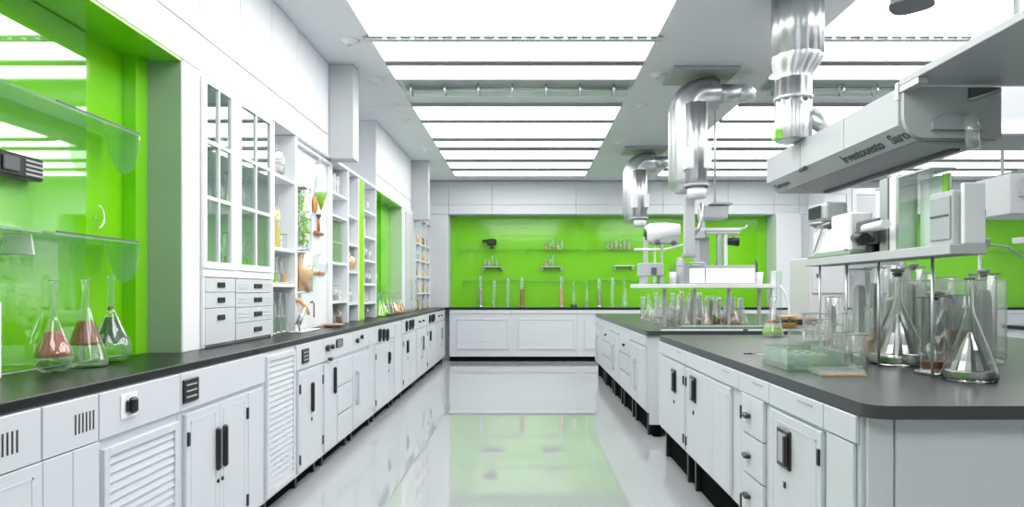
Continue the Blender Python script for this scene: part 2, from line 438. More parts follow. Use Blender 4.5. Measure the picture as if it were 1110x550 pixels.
def f10(t, a, b):
    knob(t, a+.1, .79, .02); knob(t, a+.24, .81, .018); door(FL, a+.02, b-.22, ZB+.02, ZF-.03, t, 'long', -1, .42, lock=False); louvre(FL, b-.21, b-.02, ZB+.08, ZF+.06, t)
def f11(t, a, b):
    for i, uu in enumerate((a+.16, a+.32, a+.48)): handle('stub', FL, uu, .79-.01*i, t)
    door(FL, a+.02, b-.2, ZB+.02, ZF-.02, t, 'stub', 1, .54, hinge=-1); louvre(FL, b-.19, b-.02, ZB+.02, ZF-.01, t)
def f12(t, a, b):
    for uu in (a+.2, a+.42, a+.6): handle('stub', FL, uu, .80, t)
    door(FL, a+.02, a+.45, ZB+.02, ZF-.01, t, 'plate', 1, .55, hinge=-1); door(FL, a+.45, b-.02, ZB+.02, ZF-.01, t, None)
def f13(t, a, b):
    for uu in (a+.2, a+.5): handle('tab', FL, uu, .80, t)
    door(FL, a+.02, (a+b)/2, ZB+.02, ZF-.01, t, 'long', 1, .45, lock=False); door(FL, (a+b)/2, b-.02, ZB+.02, ZF-.01, t, 'bar', -1, .5)
left_cab(0, .7, 1.26, 'plain framed door, cut by the left picture edge', f1)
left_cab(1, 1.26, 1.80, 'four vent slots and a framed door beside it', f1)
left_cab(2, 1.80, 2.04, 'six upright vent slots over two narrow doors', f2)
left_cab(3, 2.04, 2.52, 'power socket above low louvred panel', f3)
left_cab(4, 2.52, 3.34, 'black recessed pull above paired black grips', f5)
left_cab(5, 3.34, 3.80, 'full-height louvred front', f7, False)
left_cab(6, 3.80, 4.30, 'square black pull above single door with centre grip', f8)
left_cab(7, 4.30, 5.03, 'two round valve knobs and three blank drawers', f9)
left_cab(8, 5.03, 5.76, 'slim steel handle on a framed door and narrow louvre', f10)
left_cab(9, 5.76, 6.60, 'three black stub pulls over door with stub grip', f11)
left_cab(10, 6.60, 7.05, 'full-height louvred front below the second green niche', f7, False)
left_cab(11, 7.05, 7.95, 'row of three stub pulls over a square black grip', f12)
left_cab(12, 7.95, 8.8, 'two small tab pulls, long steel handle and black bar', f13)
left_cab(13, 8.8, 9.75, 'square black grip, next to last before the back wall', f12)
left_cab(14, 9.75, 10.78, 'steel and black handles, last one against the back wall', f13)
t = solo(B(-1.80, -1.354, .5, 10.80, .867, .90, .004), 'counter_top', 'black_top', 'long black worktop running along the left wall', 'worktop')
struct(B(-1.99, -1.805, .5, 10.8, .0, .9), 'trim_17', 'wall')
struct(B(-1.80, -1.797, .5, 10.8, .0, .08), 'baseboard_left', 'dark')

# ---- back run
BY = 10.82; FB = Facing('y', BY, -1)
def back_cab(u0, u1, desc, kind):
    t = thing('base_cabinet', 'white low cabinet with %s, back wall' % desc, 'cabinet', ((u0+u1)/2, BY+.15, 0), 'base cabinets under the back counter')
    carcass(FB, u0, u1, .08, .866, .33, t, feet=False)
    FB.box(MB(), u0, u1, .001, .08, -.03, -.008).build('plinth', 'matteblack', t)
    FB.box(MB(), u0+.002, u1-.002, .80, .862, .001, .014, .002).build('fascia_panel', 'cab', t)
    if kind == 'l':
        louvre(FB, u0+.12, u1-.04, .2, .72, t, .05)
    elif kind == 'd':
        n = max(1, round((u1-u0)/.5)); w = (u1-u0)/n
        for i in range(n): door(FB, u0+i*w, u0+(i+1)*w, .1, .79, t, 'bar' if i % 2 else None, 1, .55, lock=False)
back_cab(-1.28, -.25, 'a wide slatted panel beside the left counter end', 'l')
back_cab(-.25, .86, 'a wide slatted panel in the middle of the aisle', 'l')
back_cab(.86, 2.0, 'slatted panel starting behind the far bench corner', 'l')
back_cab(2.0, 3.5, 'plain doors behind the far bench glassware', 'd')
back_cab(3.5, 5.0, 'plain doors below the right end of the green recess', 'd')
back_cab(5.0, 6.5, 'plain doors below the white panelled wall', 'd')
back_cab(6.5, 9.4, 'plain doors below the farthest right green panel', 'd')
solo(B(-1.35, 9.45, 10.80, YB-.001, .867, .90, .003), 'counter_top', 'black_top', 'long thin black worktop under the green back wall', 'worktop')

# ---- island and far bench on the right
IX = .985; FI = Facing('x', IX, -1); IB, IC, IT, IF_ = .195, .822, .862, .735
def isl_cab(u0, u1, desc, fn):
    t = thing('base_cabinet', 'base cabinet with %s, right side' % desc, 'cabinet', (IX+.27, (u0+u1)/2, 0), 'base cabinets of the right benches')
    b = MB(); FI.box(b, u0+.001, u1-.001, IB, IC, -.55, 0, .002); b.build('carcass', 'cab', t)
    for u in (u0+.07, u1-.11):
        MB().box(IX+.02, IX+.049, u, u+.035, .001, IB+.001, .003).build('foot', 'black', t)
    MB().box(IX+.05, IX+.11, u0, u1, .001, IB).build('plinth', 'matteblack', t)  # plinth blackened in place of the shade under the right benches
    fn(t, u0, u1)
def fas(t, a, b, line=True):
    m = MB(); FI.box(m, a+.003, b-.003, IF_+.002, IC-.003, .001, .014, .002)
    m.build('fascia_panel', 'cab', t)
    if line and b-a > .25:
        FI.box(MB(), a+.1*(b-a)+.03, a+.1*(b-a)+.15, IC-.028, IC-.022, .013, .016).build('label_slot', 'grey', t)
def g0(t, a, b): fas(t, a, b, False); FI.box(MB(), a+.02, b-.02, IB+.01, IF_-.003, .001, .012, .002).build('side_panel', 'cab', t); knob_i(t, a+.05, .5)
def knob_i(t, u, z):
    b = MB(); FI.box(b, u-.008, u+.008, z-.02, z+.02, .012, .024, .004); b.build('latch', 'black', t)
def g1(t, a, b): fas(t, a, b); door(FI, a+.01, b-.01, IB+.02, IF_-.01, t, 'plate', 1, .60, hinge=-1); 
def g2(t, a, b):
    fas(t, a, b)
    for i in range(3): drawer(FI, a+.06, b-.05, IB+.02+i*.175, IB+.19+i*.175, t, 'tab', b-.14)
    for z in (.24, .64): FI.box(MB(), b-.035, b-.02, z-.03, z+.03, .002, .016, .002).build('hinge', 'black', t)
def g3(t, a, b):
    fas(t, a, b); door(FI, a+.12, a+.44, IB+.02, IF_-.01, t, None, hinge=None); door(FI, a+.44, b-.01, IB+.02, IF_-.01, t, 'plate', 1, .62, hinge=1)
def g4(t, a, b): fas(t, a, b); door(FI, a+.03, b-.01, IB+.02, IF_-.01, t, 'plate', -1, .60, hinge=-1)
def g5(t, a, b): fas(t, a, b); door(FI, a+.02, (a+b)/2, IB+.02, IF_-.01, t, None); door(FI, (a+b)/2, b-.02, IB+.02, IF_-.01, t, 'long', -1, .45, lock=False)
def g6(t, a, b):
    fas(t, a, b)
    for i in range(3): drawer(FI, a+.02, b-.02, IB+.02+i*.18, IB+.19+i*.18, t, 'tab' if i == 2 else None)
isl_cab(1.90, 2.11, 'blank end panel at the near corner', g0)
isl_cab(2.11, 2.58, 'large square black grip, nearest on the near bench', g1)
isl_cab(2.58, 2.95, 'three small drawers with black tabs', g2)
isl_cab(2.95, 3.92, 'pair of doors and square black grip behind the drawers', g3)
isl_cab(3.92, 4.72, 'one wide door and square grip, last of the near bench', g4)
isl_cab(5.24, 6.0, 'framed door with slim steel handle, nearest of the far bench', g5)
isl_cab(6.0, 6.7, 'three drawers, nearer stack of the far bench', g6)
isl_cab(6.7, 7.4, 'framed doors between the two drawer stacks of the far bench', g5)
isl_cab(7.4, 8.2, 'three drawers, farther stack of the far bench', g6)
isl_cab(8.2, 9.06, 'framed doors, last of the far bench before the back wall', g5)

def rounded(x0, x1, y0, y1, r, n=8):
    pts = []
    for cx, cyy, a0 in ((x0+r, y0+r, PI), (x1-r, y0+r, 1.5*PI), (x1-r, y1-r, 0), (x0+r, y1-r, .5*PI)):
        for i in range(n+1):
            a = a0+.5*PI*i/n; pts.append((cx+r*math.cos(a), cyy+r*math.sin(a)))
    return pts
def bench(name, x0, x1, y0, y1, label, r=.05):
    m = MB(); m.prism(rounded(x0, x1, y0, y1, r), 'z', IC+.001, IT)
    es = [e for e in m.bm.edges if abs(e.verts[0].co.z-e.verts[1].co.z) < 1e-6]
    bmesh.ops.bevel(m.bm, geom=es, offset=.003, segments=2, affect='EDGES')
    return solo(m, 'counter_top', 'grey_top', label, 'worktop')
bench('a', .975, 3.4, 1.83, 4.75, 'dark grey worktop of the near bench with a rounded corner', .055)
bench('b', .975, 3.4, 5.2, 9.1, 'dark grey worktop of the far bench behind the near one', .03)
# bench body ends
t = thing('bench_carcass', 'plain white end and core of the near right bench', 'bench', (2.3, 3.2, 0))
MB().box(1.56, 3.35, 1.92, 4.72, .1, IC).build('core', 'cab', t)
MB().box(.998, 1.075, 1.885, 1.899, .0, IC, .003).build('corner_post', 'cab', t)
MB().box(1.08, 3.35, 1.885, 1.899, .0, IC, .003).build('end_panel', 'cab', t)
t = thing('bench_carcass', 'plain white end and core of the far right bench', 'bench', (2.3, 7.2, 0))
MB().box(1.56, 3.35, 5.24, 9.06, .1, IC).build('core', 'cab', t)
MB().box(1.0, 3.35, 5.225, 5.239, .1, IC, .003).build('end_panel', 'cab', t)
struct(B(1.5, 1.56, 1.95, 9.0, .0, .1), 'baseboard_right', 'dark')

# ---- second bench far right
t = thing('side_bench', 'white bench with black top at the right picture edge', 'bench', (4.7, 4.2, 0))
F2 = Facing('x', 4.07, -1)
MB().box(4.07, 5.2, 2.6, 5.47, .08, .867, .002).build('carcass', 'cab', t)
MB().box(4.05, 5.25, 2.55, 5.5, .868, .90, .004).build('top', 'black_top', t)
for i, u in enumerate((3.3, 4.0, 4.7)): louvre(F2, u, u+.6, .16, .80, t)
for u in (3.25, 3.95, 4.65): handle('stub', F2, u, .77, t)
MB().box(4.12, 5.1, 2.7, 5.4, .001, .08).build('plinth', 'matteblack', t)

t = thing('wall_cupboard', 'white wall cupboard with three framed doors behind the raised shelf', 'cupboard', (5.5, 10.7, 1.75))
FW = Facing('y', 10.5, -1)
MB().box(4.75, 6.33, 10.5, 10.848, 1.75, 2.85, .003).build('carcass', 'frame', t)
for i in range(3):
    b = MB(); a0 = 4.78+i*.52
    for q in ((a0, a0+.5, 2.75, 2.83), (a0, a0+.5, 1.77, 1.84), (a0, a0+.07, 1.84, 2.75), (a0+.43, a0+.5, 1.84, 2.75)): FW.box(b, *q, .001, .02)
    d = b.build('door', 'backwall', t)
    FW.box(MB(), a0+.07, a0+.43, 1.84, 2.75, .001, .006).build('door_panel', 'midgrey' if i == 1 else 'frame', d)

# ------------------------------------------------------------------ left tall unit and shelving
UX = -1.60; FU = Facing('x', UX, 1)
t = thing('display_cabinet', 'tall white cabinet with two glazed doors over seven small drawers', 'cabinet', (-1.8, 3.62, .9))
y0, y1 = 3.175, 4.07
b = MB()
b.box(-1.99, UX, y0, y0+.02, .901, ZT-.003); b.box(-1.99, UX, y1-.02, y1, .901, ZT-.003)
b.box(-1.99, -1.97, y0+.02, y1-.02, .901, ZT-.003); b.box(-1.97, UX, y0+.02, y1-.02, 1.27, 1.30); b.box(-1.97, UX, y0+.02, y1-.02, ZT-.03, ZT-.003)
b.box(-1.97, UX-.01, y0+.02, y1-.02, .901, .92)
b.build('carcass', 'frame', t)
b = MB()
for z in (1.64, 1.915): b.box(-1.96, -1.625, y0+.025, y1-.025, z, z+.008)
b.build('glass_shelf', 'sheet', t)
for k, (a, c) in enumerate(((3.175, 3.50), (3.565, 4.03))):
    d = MB()
    zs = [1.335, 1.65, 1.93, 2.235]; fw = .03
    FU.box(d, a, a+fw, 1.30, 2.25, .001, .02, .002); FU.box(d, c-fw, c, 1.30, 2.25, .001, .02, .002)
    m = (a+c)/2; FU.box(d, m-.008, m+.008, 1.33, 2.22, .002, .017)
    FU.box(d, a+fw, c-fw, 1.30, 1.335, .001, .02); FU.box(d, a+fw, c-fw, 2.22, 2.25, .001, .02)
    for z in (1.645, 1.925): FU.box(d, a+fw, c-fw, z, z+.018, .002, .018)
    dr = d.build('door', 'frame', t)
    g = MB(); FU.box(g, a+fw, c-fw, 1.335, 2.22, .006, .009); g.build('glazing', 'sheet', dr)
FU.box(MB(), 3.50, 3.565, 1.30, 2.25, .001, .016).build('stile', 'frame', t)
FU.box(MB(), 4.03, 4.07, 1.30, 2.25, .001, .016).build('stile', 'frame', t)
FU.box(MB(), 3.177, 4.068, 1.258, 1.299, .001, .014, .001).build('rail', 'frame', t)
FU.box(MB(), 3.177, 3.189, .903, 1.256, .001, .014, .001).build('stile', 'frame', t)
zz = [.915, 1.10, 1.18, 1.255]
for a, b_ in zip(zz, zz[1:]):
    d = drawer(FU, 3.19, 3.52, a, b_, t, None)
    zc = max((a+b_)/2, 1.05); b = MB(); FU.box(b, 3.315, 3.395, zc-.014, zc+.014, .016, .022, .003)
    b.build('handle', 'black', d)
zz = [.915, 1.01, 1.095, 1.175, 1.255]
for k, (a, b_) in enumerate(zip(zz, zz[1:])):
    d = drawer(FU, 3.53, 4.05, a, b_, t, None, lines=k > 0)
    b = MB(); FU.box(b, 3.76, 3.87, (a+b_)/2-.014, (a+b_)/2+.014, .016, .022, .003); b.build('handle', 'black', d)

def shelving(y0, y1, zs, label, back='frame', depth=.37, post=.03, cols=(), side_right=True):
    t = thing('shelving_unit', label, 'shelves', (-1.8, (y0+y1)/2, .9))
    xb = UX-depth
    MB().box(xb-.012, xb, y0, y1, .901, ZT-.003).build('back_panel', back, t)
    MB().box(xb, UX, y0, y0+post*.5, .901, ZT-.003, .002).build('side_panel', 'frame', t)
    MB().box(xb, UX, y1-post, y1, .901, ZT-.003, .002).build('side_panel', 'frame', t)
    for c in cols: MB().box(xb, UX-.002, c, c+.02, .901, ZT-.003).build('divider', 'frame', t)
    edges = [y0+post*.5] + [e for c in cols for e in (c, c+.02)] + [y1-post]
    for z in zs:
        for a, b in zip(edges[::2], edges[1::2]):
            MB().box(xb, UX-.004, a+.001, b-.001, z-.022, z, .001).build('shelf', 'frame', t)
    return t
# the white shelves along the left wall
shelving(4.07, 4.515, (1.234, 1.47, 1.947), 'white open shelves beside the glazed cabinet')
t = thing('display_board', 'wide white board hung with glass tubes, left wall', 'board', (-1.7, 4.92, .9))
MB().box(-1.652, -1.632, 4.517, 5.33, .901, ZT-.003, .002).build('panel', 'frame', t)
MB().box(-1.631, UX, 5.30, 5.33, .901, ZT-.003, .002).build('side_panel', 'frame', t)
MB().box(-1.631, UX, 4.517, 4.53, .901, ZT-.003, .002).build('side_panel', 'frame', t)
MB().box(-1.631, UX, 4.53, 5.30, 2.22, 2.24, .002).build('top_rail', 'frame', t)
shelving(5.332, 5.83, (1.10, 1.43, 1.83, 2.02), 'white open shelves with glass-fronted middle, past the white board')
shelving(5.832, 6.20, (1.075, 1.37, 1.62, 1.88), 'narrow white shelves left of the lime green strip')
struct(B(-1.99, -1.60, 6.202, 6.378, .901, ZT-.003, .002), 'trim_18', 'limepanel')
shelving(6.382, 6.925, (1.07, 1.26, 1.5, 1.74, 2.0), 'white open shelves between green strip and green niche')
t = thing('tall_locker', 'narrow tall white locker right of the second green niche', 'cabinet', (-1.8, 8.95, .9))
MB().box(-1.99, UX, 8.53, 9.35, .901, ZT-.003, .002).build('carcass', 'frame', t)
for a, b_ in ((8.55, 8.93), (8.95, 9.33)): door(FU, a, b_, .93, 2.24, t, 'long', 1, 1.2, lock=False)
shelving(9.352, 10.83, (1.15, 1.4, 1.65, 1.9), 'farthest white open shelves in the left back corner', cols=(9.9, 10.4))

# ------------------------------------------------------------------ glassware prototypes
def pr_erlen(R, h, rn): return [(0, 0), (R*.93, 0), (R, .03*h), (R*.97, .09*h), (rn*1.25, .66*h), (rn, .73*h), (rn, .965*h), (rn*1.25, .98*h), (rn*1.25, h)]
def pr_cyl(R, h, rn): return [(0, 0), (R*1.45, 0), (R*1.45, .03*h), (R*.95, .055*h), (R, .07*h), (R, .97*h), (R*1.18, .985*h), (R*1.18, h)]
def pr_beak(R, h, rn): return [(0, 0), (R*.9, 0), (R, .06*h), (R, .95*h), (R*1.1, h)]
def pr_volum(R, h, rn): return [(0, 0), (R*.45, .0), (R*.8, .04*h), (R*.98, .11*h), (R, .16*h), (R*.93, .24*h), (R*.62, .38*h), (rn*1.5, .56*h), (rn, .62*h), (rn, .97*h), (rn*1.2, h)]
def pr_round(R, h, rn):
    out = [(0, 0)]
    for i in range(1, 10):
        a = -PI/2 + i*PI/10.5; out.append((R*math.cos(a), R+R*math.sin(a)))
    return out + [(rn, 2*R*.99), (rn, .95*h), (rn*1.2, h)]
def pr_tube(R, h, rn): return [(0, 0), (R*.6, .01*h), (R, .05*h), (R, .97*h), (R*1.2, h)]
def pr_bottle(R, h, rn): return [(0, 0), (R*.94, 0), (R, .04*h), (R, .55*h), (R*.85, .65*h), (rn, .74*h), (rn, .95*h), (rn*1.2, .96*h), (rn*1.2, h)]
def pr_jar(R, h, rn): return [(0, 0), (R*.85, 0), (R, .1*h), (R*1.02, .5*h), (R*.95, .72*h), (R*.5, .86*h), (rn, .9*h), (rn*1.3, .94*h), (rn*1.3, h), (0, h)]
PR = dict(erlenmeyer_flask=pr_erlen, graduated_cylinder=pr_cyl, beaker=pr_beak, volumetric_flask=pr_volum, round_flask=pr_round, test_tube=pr_tube, glass_bottle=pr_bottle, glass_jar=pr_jar)
CATS = dict(erlenmeyer_flask='flask', graduated_cylinder='measuring cylinder', beaker='beaker', volumetric_flask='flask', round_flask='flask', test_tube='test tube', glass_bottle='bottle', glass_jar='jar')
MESH = {}
def radius_at(prof, z):
    for (r0, z0), (r1, z1) in zip(prof, prof[1:]):
        if z0 <= z <= z1 and z1 > z0: return r0+(r1-r0)*(z-z0)/(z1-z0)
    return prof[-1][0]
def band(prof, za, zb, k=.95, n=10):
    pts = [(0, za)]
    zs = sorted({za, zb} | {z for r, z in prof if za < z < zb} | {za+(zb-za)*i/n for i in range(n+1)})
    for z in zs: pts.append((max(.001, radius_at(prof, z)*k-.0008), z))
    return pts+[(0, zb)]
def vessel(kind, loc, R, h, rn=None, label='', group=None, liquid=None, lo=.02, hi=.4, thick=False, n=20, extra=None, cat=None, rim=True):
    rn = rn or R*.3
    prof = PR[kind](R, h, rn)
    gm = 'clear2' if thick else 'glass' if group and 'bench' in group else 'glassclear'
    key = (gm, kind, round(R, 4), round(h, 4), round(rn, 4), thick, n)
    if key not in MESH:
        m = MB()
        if thick:
            w = .0025
            inner = [(0, .006)] + [(max(r-w, .001), max(z, .006)) for r, z in prof[1:]]
            m.lathe(prof+inner[::-1][:-1]+[(0, .006)], (0, 0, 0), 40)
        else: m.lathe(prof, (0, 0, 0), n)
        bmesh.ops.recalc_face_normals(m.bm, faces=m.bm.faces)
        me = bpy.data.meshes.new(kind); m.bm.to_mesh(me); m.bm.free(); me.materials.append(M[gm]); MESH[key] = me
    o = bpy.data.objects.new(kind, MESH[key]); COL.objects.link(o); o.location = loc
    tag(o, label, cat or CATS[kind], group)
    def child(name, kk, fn, mt):
        if kk not in MESH:
            m = fn(); bmesh.ops.recalc_face_normals(m.bm, faces=m.bm.faces)
            me = bpy.data.meshes.new(name); m.bm.to_mesh(me); m.bm.free(); me.materials.append(M[mt]); MESH[kk] = me
        c = bpy.data.objects.new(name, MESH[kk]); COL.objects.link(c); c.parent = o; return c
    if rim:
        rt = prof[-1][0]
        child('rim', key+('rim',), lambda: MB().lathe([(rt*.9, h-.0015*1), (rt*1.06, h-.0015), (rt*1.06, h+.0015), (rt*.9, h+.0015), (rt*.9, h-.0015)], (0, 0, 0), n), 'rim')
    if liquid:
        for q, (mt, a, b) in enumerate(liquid if isinstance(liquid, list) else [(liquid, lo, hi)]):
            child('liquid', key+(mt, a, b), lambda: MB().lathe(band(prof, a*h, b*h), (0, 0, 0), n), mt)
    if kind == 'graduated_cylinder' and R > .02 and not thick and group and 'bench' in group:
        child('inner_tube', key+('in',), lambda: star_tube(R, h), 'facet')  # inner tube, whitened and fluted in place of bright streaks in the glass
    if extra == 'grad':
        child('scale_marks', key+('g',), lambda: grads(prof, h), 'paper')
    if extra == 'stopper':
        child('stopper', key+('s',), lambda: MB().lathe([(0, h-.015), (rn*.85, h-.015), (rn*.95, h+.004), (rn*1.6, h+.006), (rn*1.6, h+.02), (0, h+.022)], (0, 0, 0), 14), 'grey')
    return o
def star_tube(R, h, k=5):
    m = MB(); rings = []
    for r, z in ((R*.3, .012), (R*.62, .02), (R*.62, .74*h), (R*.4, .82*h)):
        rings.append([m.bm.verts.new((r*(1-.35*(j % 2))*math.cos(PI*j/k+.3), r*(1-.35*(j % 2))*math.sin(PI*j/k+.3), z)) for j in range(2*k)])
    for a, b in zip(rings, rings[1:]):
        for j in range(2*k): m.bm.faces.new((a[j], a[(j+1) % (2*k)], b[(j+1) % (2*k)], b[j]))
    return m
def grads(prof, h):
    m = MB()
    for i in range(8):
        z = h*(.15+.09*i); r = radius_at(prof, z)
        m.lathe([(r+.0004, z), (r+.0012, z), (r+.0012, z+.0018), (r+.0004, z+.0018)], (0, 0, 0), 12)
    return m

# ------------------------------------------------------------------ near green niche: flasks, shelves, wall box
vessel('volumetric_flask', on(58, 404, .90), .060, .325, .011, 'pear-shaped flask with pink liquid above a clear bulb, nearest on the left worktop', 'flasks of coloured liquid in the near green niche',
       [('clearliq', .015, .17), ('brown', .17, .19), ('pink', .19, .45)], n=36)
vessel('erlenmeyer_flask', (-1.670, 2.45, .90), .076, .335, .013, 'wide flask with rusty brown liquid between two others on the left worktop', 'flasks of coloured liquid in the near green niche',
       [('clearliq', .015, .25), ('brown', .255, .52)], n=36)
vessel('volumetric_flask', (-1.680, 2.615, .90), .074, .35, .013, 'flask with dark green liquid, closest of the trio to the green-tinted end panel', 'flasks of coloured liquid in the near green niche',
       [('clearliq', .015, .22), ('greenliq', .23, .52), ('brown', .60, .64)], n=36)
for zt, lab in ((1.864, 'upper clear glass shelf on rounded bracket in the near green niche'), (1.397, 'lower clear glass shelf on rounded bracket in the near green niche')):
    t = thing('glass_shelf', lab, 'shelf', (-1.74, 2.3, zt), 'glass shelves in the near green niche')
    MB().box(-1.811, -1.668, 1.72, 2.79, zt-.010, zt, .001).build('pane', 'sheetg', t)
    MB().box(-1.674, -1.668, 2.3, 2.79, zt+.0005, zt+.006).build('edge_strip', 'ink', t)
    MB().prism([(-1.811, zt-.011), (-1.66, zt-.011), (-1.663, zt-.06), (-1.675, zt-.12), (-1.70, zt-.165), (-1.735, zt-.175), (-1.765, zt-.15), (-1.79, zt-.08)], 'y', 2.772, 2.778).build('bracket', 'sheetg', t)
    MB().prism([(-1.811, zt-.011), (-1.67, zt-.011), (-1.68, zt-.05), (-1.74, zt-.11), (-1.79, zt-.06)], 'y', 1.95, 1.956).build('bracket', 'sheetg', t)
t = thing('wall_instrument', 'black slatted instrument box fixed to the green glass', 'instrument', (-1.79, 2.28, 1.6))
MB().box(-1.811, -1.76, 2.14, 2.36, 1.585, 1.665, .006).build('housing', 'black', t)
b = MB()
for i in range(4): b.box(-1.76, -1.756, 2.27, 2.35, 1.597+i*.016, 1.604+i*.016)
b.build('vent_slats', 'grey', t)
MB().box(-1.76, -1.752, 2.17, 2.24, 1.60, 1.65, .003).build('screen', 'ink', t)
t = thing('paper_card', 'white card clipped below the lower glass shelf', 'card', (-1.72, 2.2, 1.33))
MB().prism([(-1.80, 1.31), (-1.68, 1.31), (-1.69, 1.382), (-1.78, 1.384)], 'y', 2.205, 2.209).build('card', 'paper', t)
MB().tube([(-1.805, 2.2, 1.315), (-1.67, 2.2, 1.31)], .003, 8).build('clip_rod', 'sheetg', t)
t = thing('wall_hook', 'curved white glass hook on the green panel above the lower shelf', 'hook', (-1.80, 2.68, 1.5))
MB().tube([(-1.795, 2.70+.05*math.cos(a), 1.50+.05*math.sin(a)) for a in [(-1.2+.24*i) for i in range(11)]], .0035, 8).build('arc', 'whiteplastic', t)
MB().tube([(-1.80, 2.69, 1.49), (-1.80, 2.71, 1.49)], .006, 8).build('pin', 'sheetg', t)
t = thing('white_case', 'white upright case cut by the left picture edge on worktop', 'case', (-1.75, 2.0, .90))
MB().box(-1.80, -1.693, 1.88, 2.09, .902, 1.155, .006).build('body', 'whiteplastic', t)
MB().box(-1.795, -1.70, 1.90, 2.08, 1.155, 1.165, .003).build('lid', 'ink', t)

# ------------------------------------------------------------------ contents of the left cabinet and shelves
def yy(px, X=-1.66): return X*F/(px-VX)
glc = 'glassware behind the glazed cabinet doors'
names3 = ['bottom', 'middle', 'top']
for k, z in enumerate((1.302, 1.65, 1.925)):
    for i, y in enumerate((3.25, 3.34, 3.44, 3.62, 3.71, 3.81, 3.91, 3.99)):
        kd = ['graduated_cylinder', 'glass_bottle', 'erlenmeyer_flask', 'glass_bottle', 'graduated_cylinder', 'beaker', 'glass_bottle', 'round_flask'][(i+k*3) % 8]
        h = .15+.09*((i*7+k*5) % 5)/4; lq = [None, None, 'lime', None, 'silver', 'leaf', None, None][(i*3+k) % 8]
        vessel(kd, (-1.72, y, z), .026 if kd != 'graduated_cylinder' else .017, h, .01, 'small %s behind the glazed door, %s shelf, %s from the near side' % (CATS[kd], names3[k], ORD[i]), glc, lq, n=14)
vessel('glass_jar', (-1.67, 4.26, 1.948), .075, .20, .03, 'big round clear jar with grey lid on the topmost open shelf', None, 'silver', hi=.3, n=28)
vessel('glass_bottle', (-1.67, 4.30, 1.471), .035, .36, .02, 'tall bottle of yellow liquid under the round jar', None, [('yellow', .02, .42), ('yellow', .5, .7)])
vessel('beaker', (-1.66, 4.40, 1.471), .03, .10, None, 'small clear beaker beside the yellow bottle', None)
for i, y in enumerate((4.17, 4.26, 4.35, 4.43)):
    vessel('graduated_cylinder', (-1.66, y, 1.235), .022, .16+.02*(i % 2), None, 'small cylinder on the low open shelf below the yellow bottle, %s from the glazed cabinet' % ORD[i], 'cylinders on the low open shelf', 'peach' if i == 3 else 'lime' if i == 1 else None, n=14)
for i, y in enumerate((4.18, 4.30, 4.41)):
    vessel('graduated_cylinder', (-1.66, y, .902), .03, .27, None, 'tall clear cylinder on the worktop under the open shelves, %s from the glazed cabinet' % ORD[i], 'cylinders under the open shelves', 'clearliq', n=16)

def hung_case(px0, px1, z0, z1, fill, label, leafy=False):
    a, b = yy(px0, -1.66), yy(px1, -1.66)
    t = thing('glass_tube_case', label, 'glass case', (-1.66, (a+b)/2, z0))
    r = (b-a)/2; m = (a+b)/2
    MB().lathe([(0, z0), (r*.45, z0), (r*.45, z1), (0, z1)], (-1.655, m, 0), 24).build('tube', 'glassclear', t)
    MB().box(-1.692, -1.62, m-r*.55, m+r*.55, z1, z1+.012, .003).build('cap', 'whiteplastic', t)
    MB().box(-1.692, -1.62, m-r*.55, m+r*.55, z0-.012, z0, .003).build('base', 'whiteplastic', t)
    if leafy:
        c = MB(); rr = random.Random(3)
        for i in range(190):
            p = Vector((-1.655+rr.uniform(-.025, .025), m+rr.uniform(-r*.4, r*.4), z0+(z1-z0)*rr.uniform(.02, .93)))
            d = Vector((rr.uniform(-1, 1), rr.uniform(-1, 1), rr.uniform(0, 1.4))).normalized()*.034
            s_ = d.cross(Vector((rr.uniform(-1, 1), rr.uniform(-1, 1), .2))).normalized()*.009
            v = [c.bm.verts.new(q) for q in (p, p+d*.5+s_, p+d, p+d*.5-s_)]; c.bm.faces.new(v)
        c.tube([(-1.655, m, z0), (-1.652, m+.006, (z0+z1)/2), (-1.656, m-.004, z1-.05)], .003, 6)
        c.build('plant_sprig', 'leaf', t)
    else:
        MB().lathe([(0, z0+.004), (r*.40, z0+.004), (r*.40, z0+.86*(z1-z0)), (0, z0+.86*(z1-z0))], (-1.655, m, 0), 20).build('liquid', fill, t)
        MB().tube([(-1.655, m, z0+.01), (-1.655, m, z1+.03)], .004, 8).build('stirring_rod', 'dullsteel', t)
    return t
hung_case(321, 334, 1.50, 1.93, 'leaf', 'glass tube filled with leafy green sprigs on the white board', True)
hung_case(320, 335, 1.18, 1.455, 'peach', 'glass tube of peach orange liquid below the leafy one')
def disc(name, px, py, ry, rz, m, label, cat):
    y = yy(px, -1.675); z = EYE-(py-VY)*y/F
    t = thing(name, label, cat, (-1.675, y, z))
    b = MB()
    b.lathe([(0, -.012), (ry*.8, -.010), (ry, 0), (ry*.8, .010), (0, .012)], (0, 0, 0), 28, 'x')
    for v in b.bm.verts: v.co.z *= rz/ry
    for v in b.bm.verts: v.co += Vector((-1.675, y, z))
    b.build('body', m, t); MB().tube([(-1.70, y, z+rz*.4), (-1.66, y, z+rz*.4)], .005, 8).build('peg', 'dullsteel', t)
    return t
disc('copper_plate', 341.5, 222, .038, .068, 'amber', 'orange oval plate hung at the middle of the white board', 'plate')
t = thing('hanging_flask', 'clear hanging flask with green leaves inside, upper white board', 'flask', (-1.65, 5.22, 2.0))
y = 5.22
MB().lathe([(0, 1.920), (.035, 1.930), (.045, 1.990), (.03, 2.110), (.014, 2.170), (.014, 2.250), (.018, 2.255)], (-1.655, y, 0), 24).build('bulb', 'glassclear', t)
MB().lathe([(0, 1.835), (.034, 1.940), (.040, 1.980), (0, 1.980)], (-1.655, y, 0), 20).build('liquid', 'lime', t)
MB().tube([(-1.70, y, 2.210), (-1.655, y, 2.210)], .005, 8).build('peg', 'dullsteel', t)
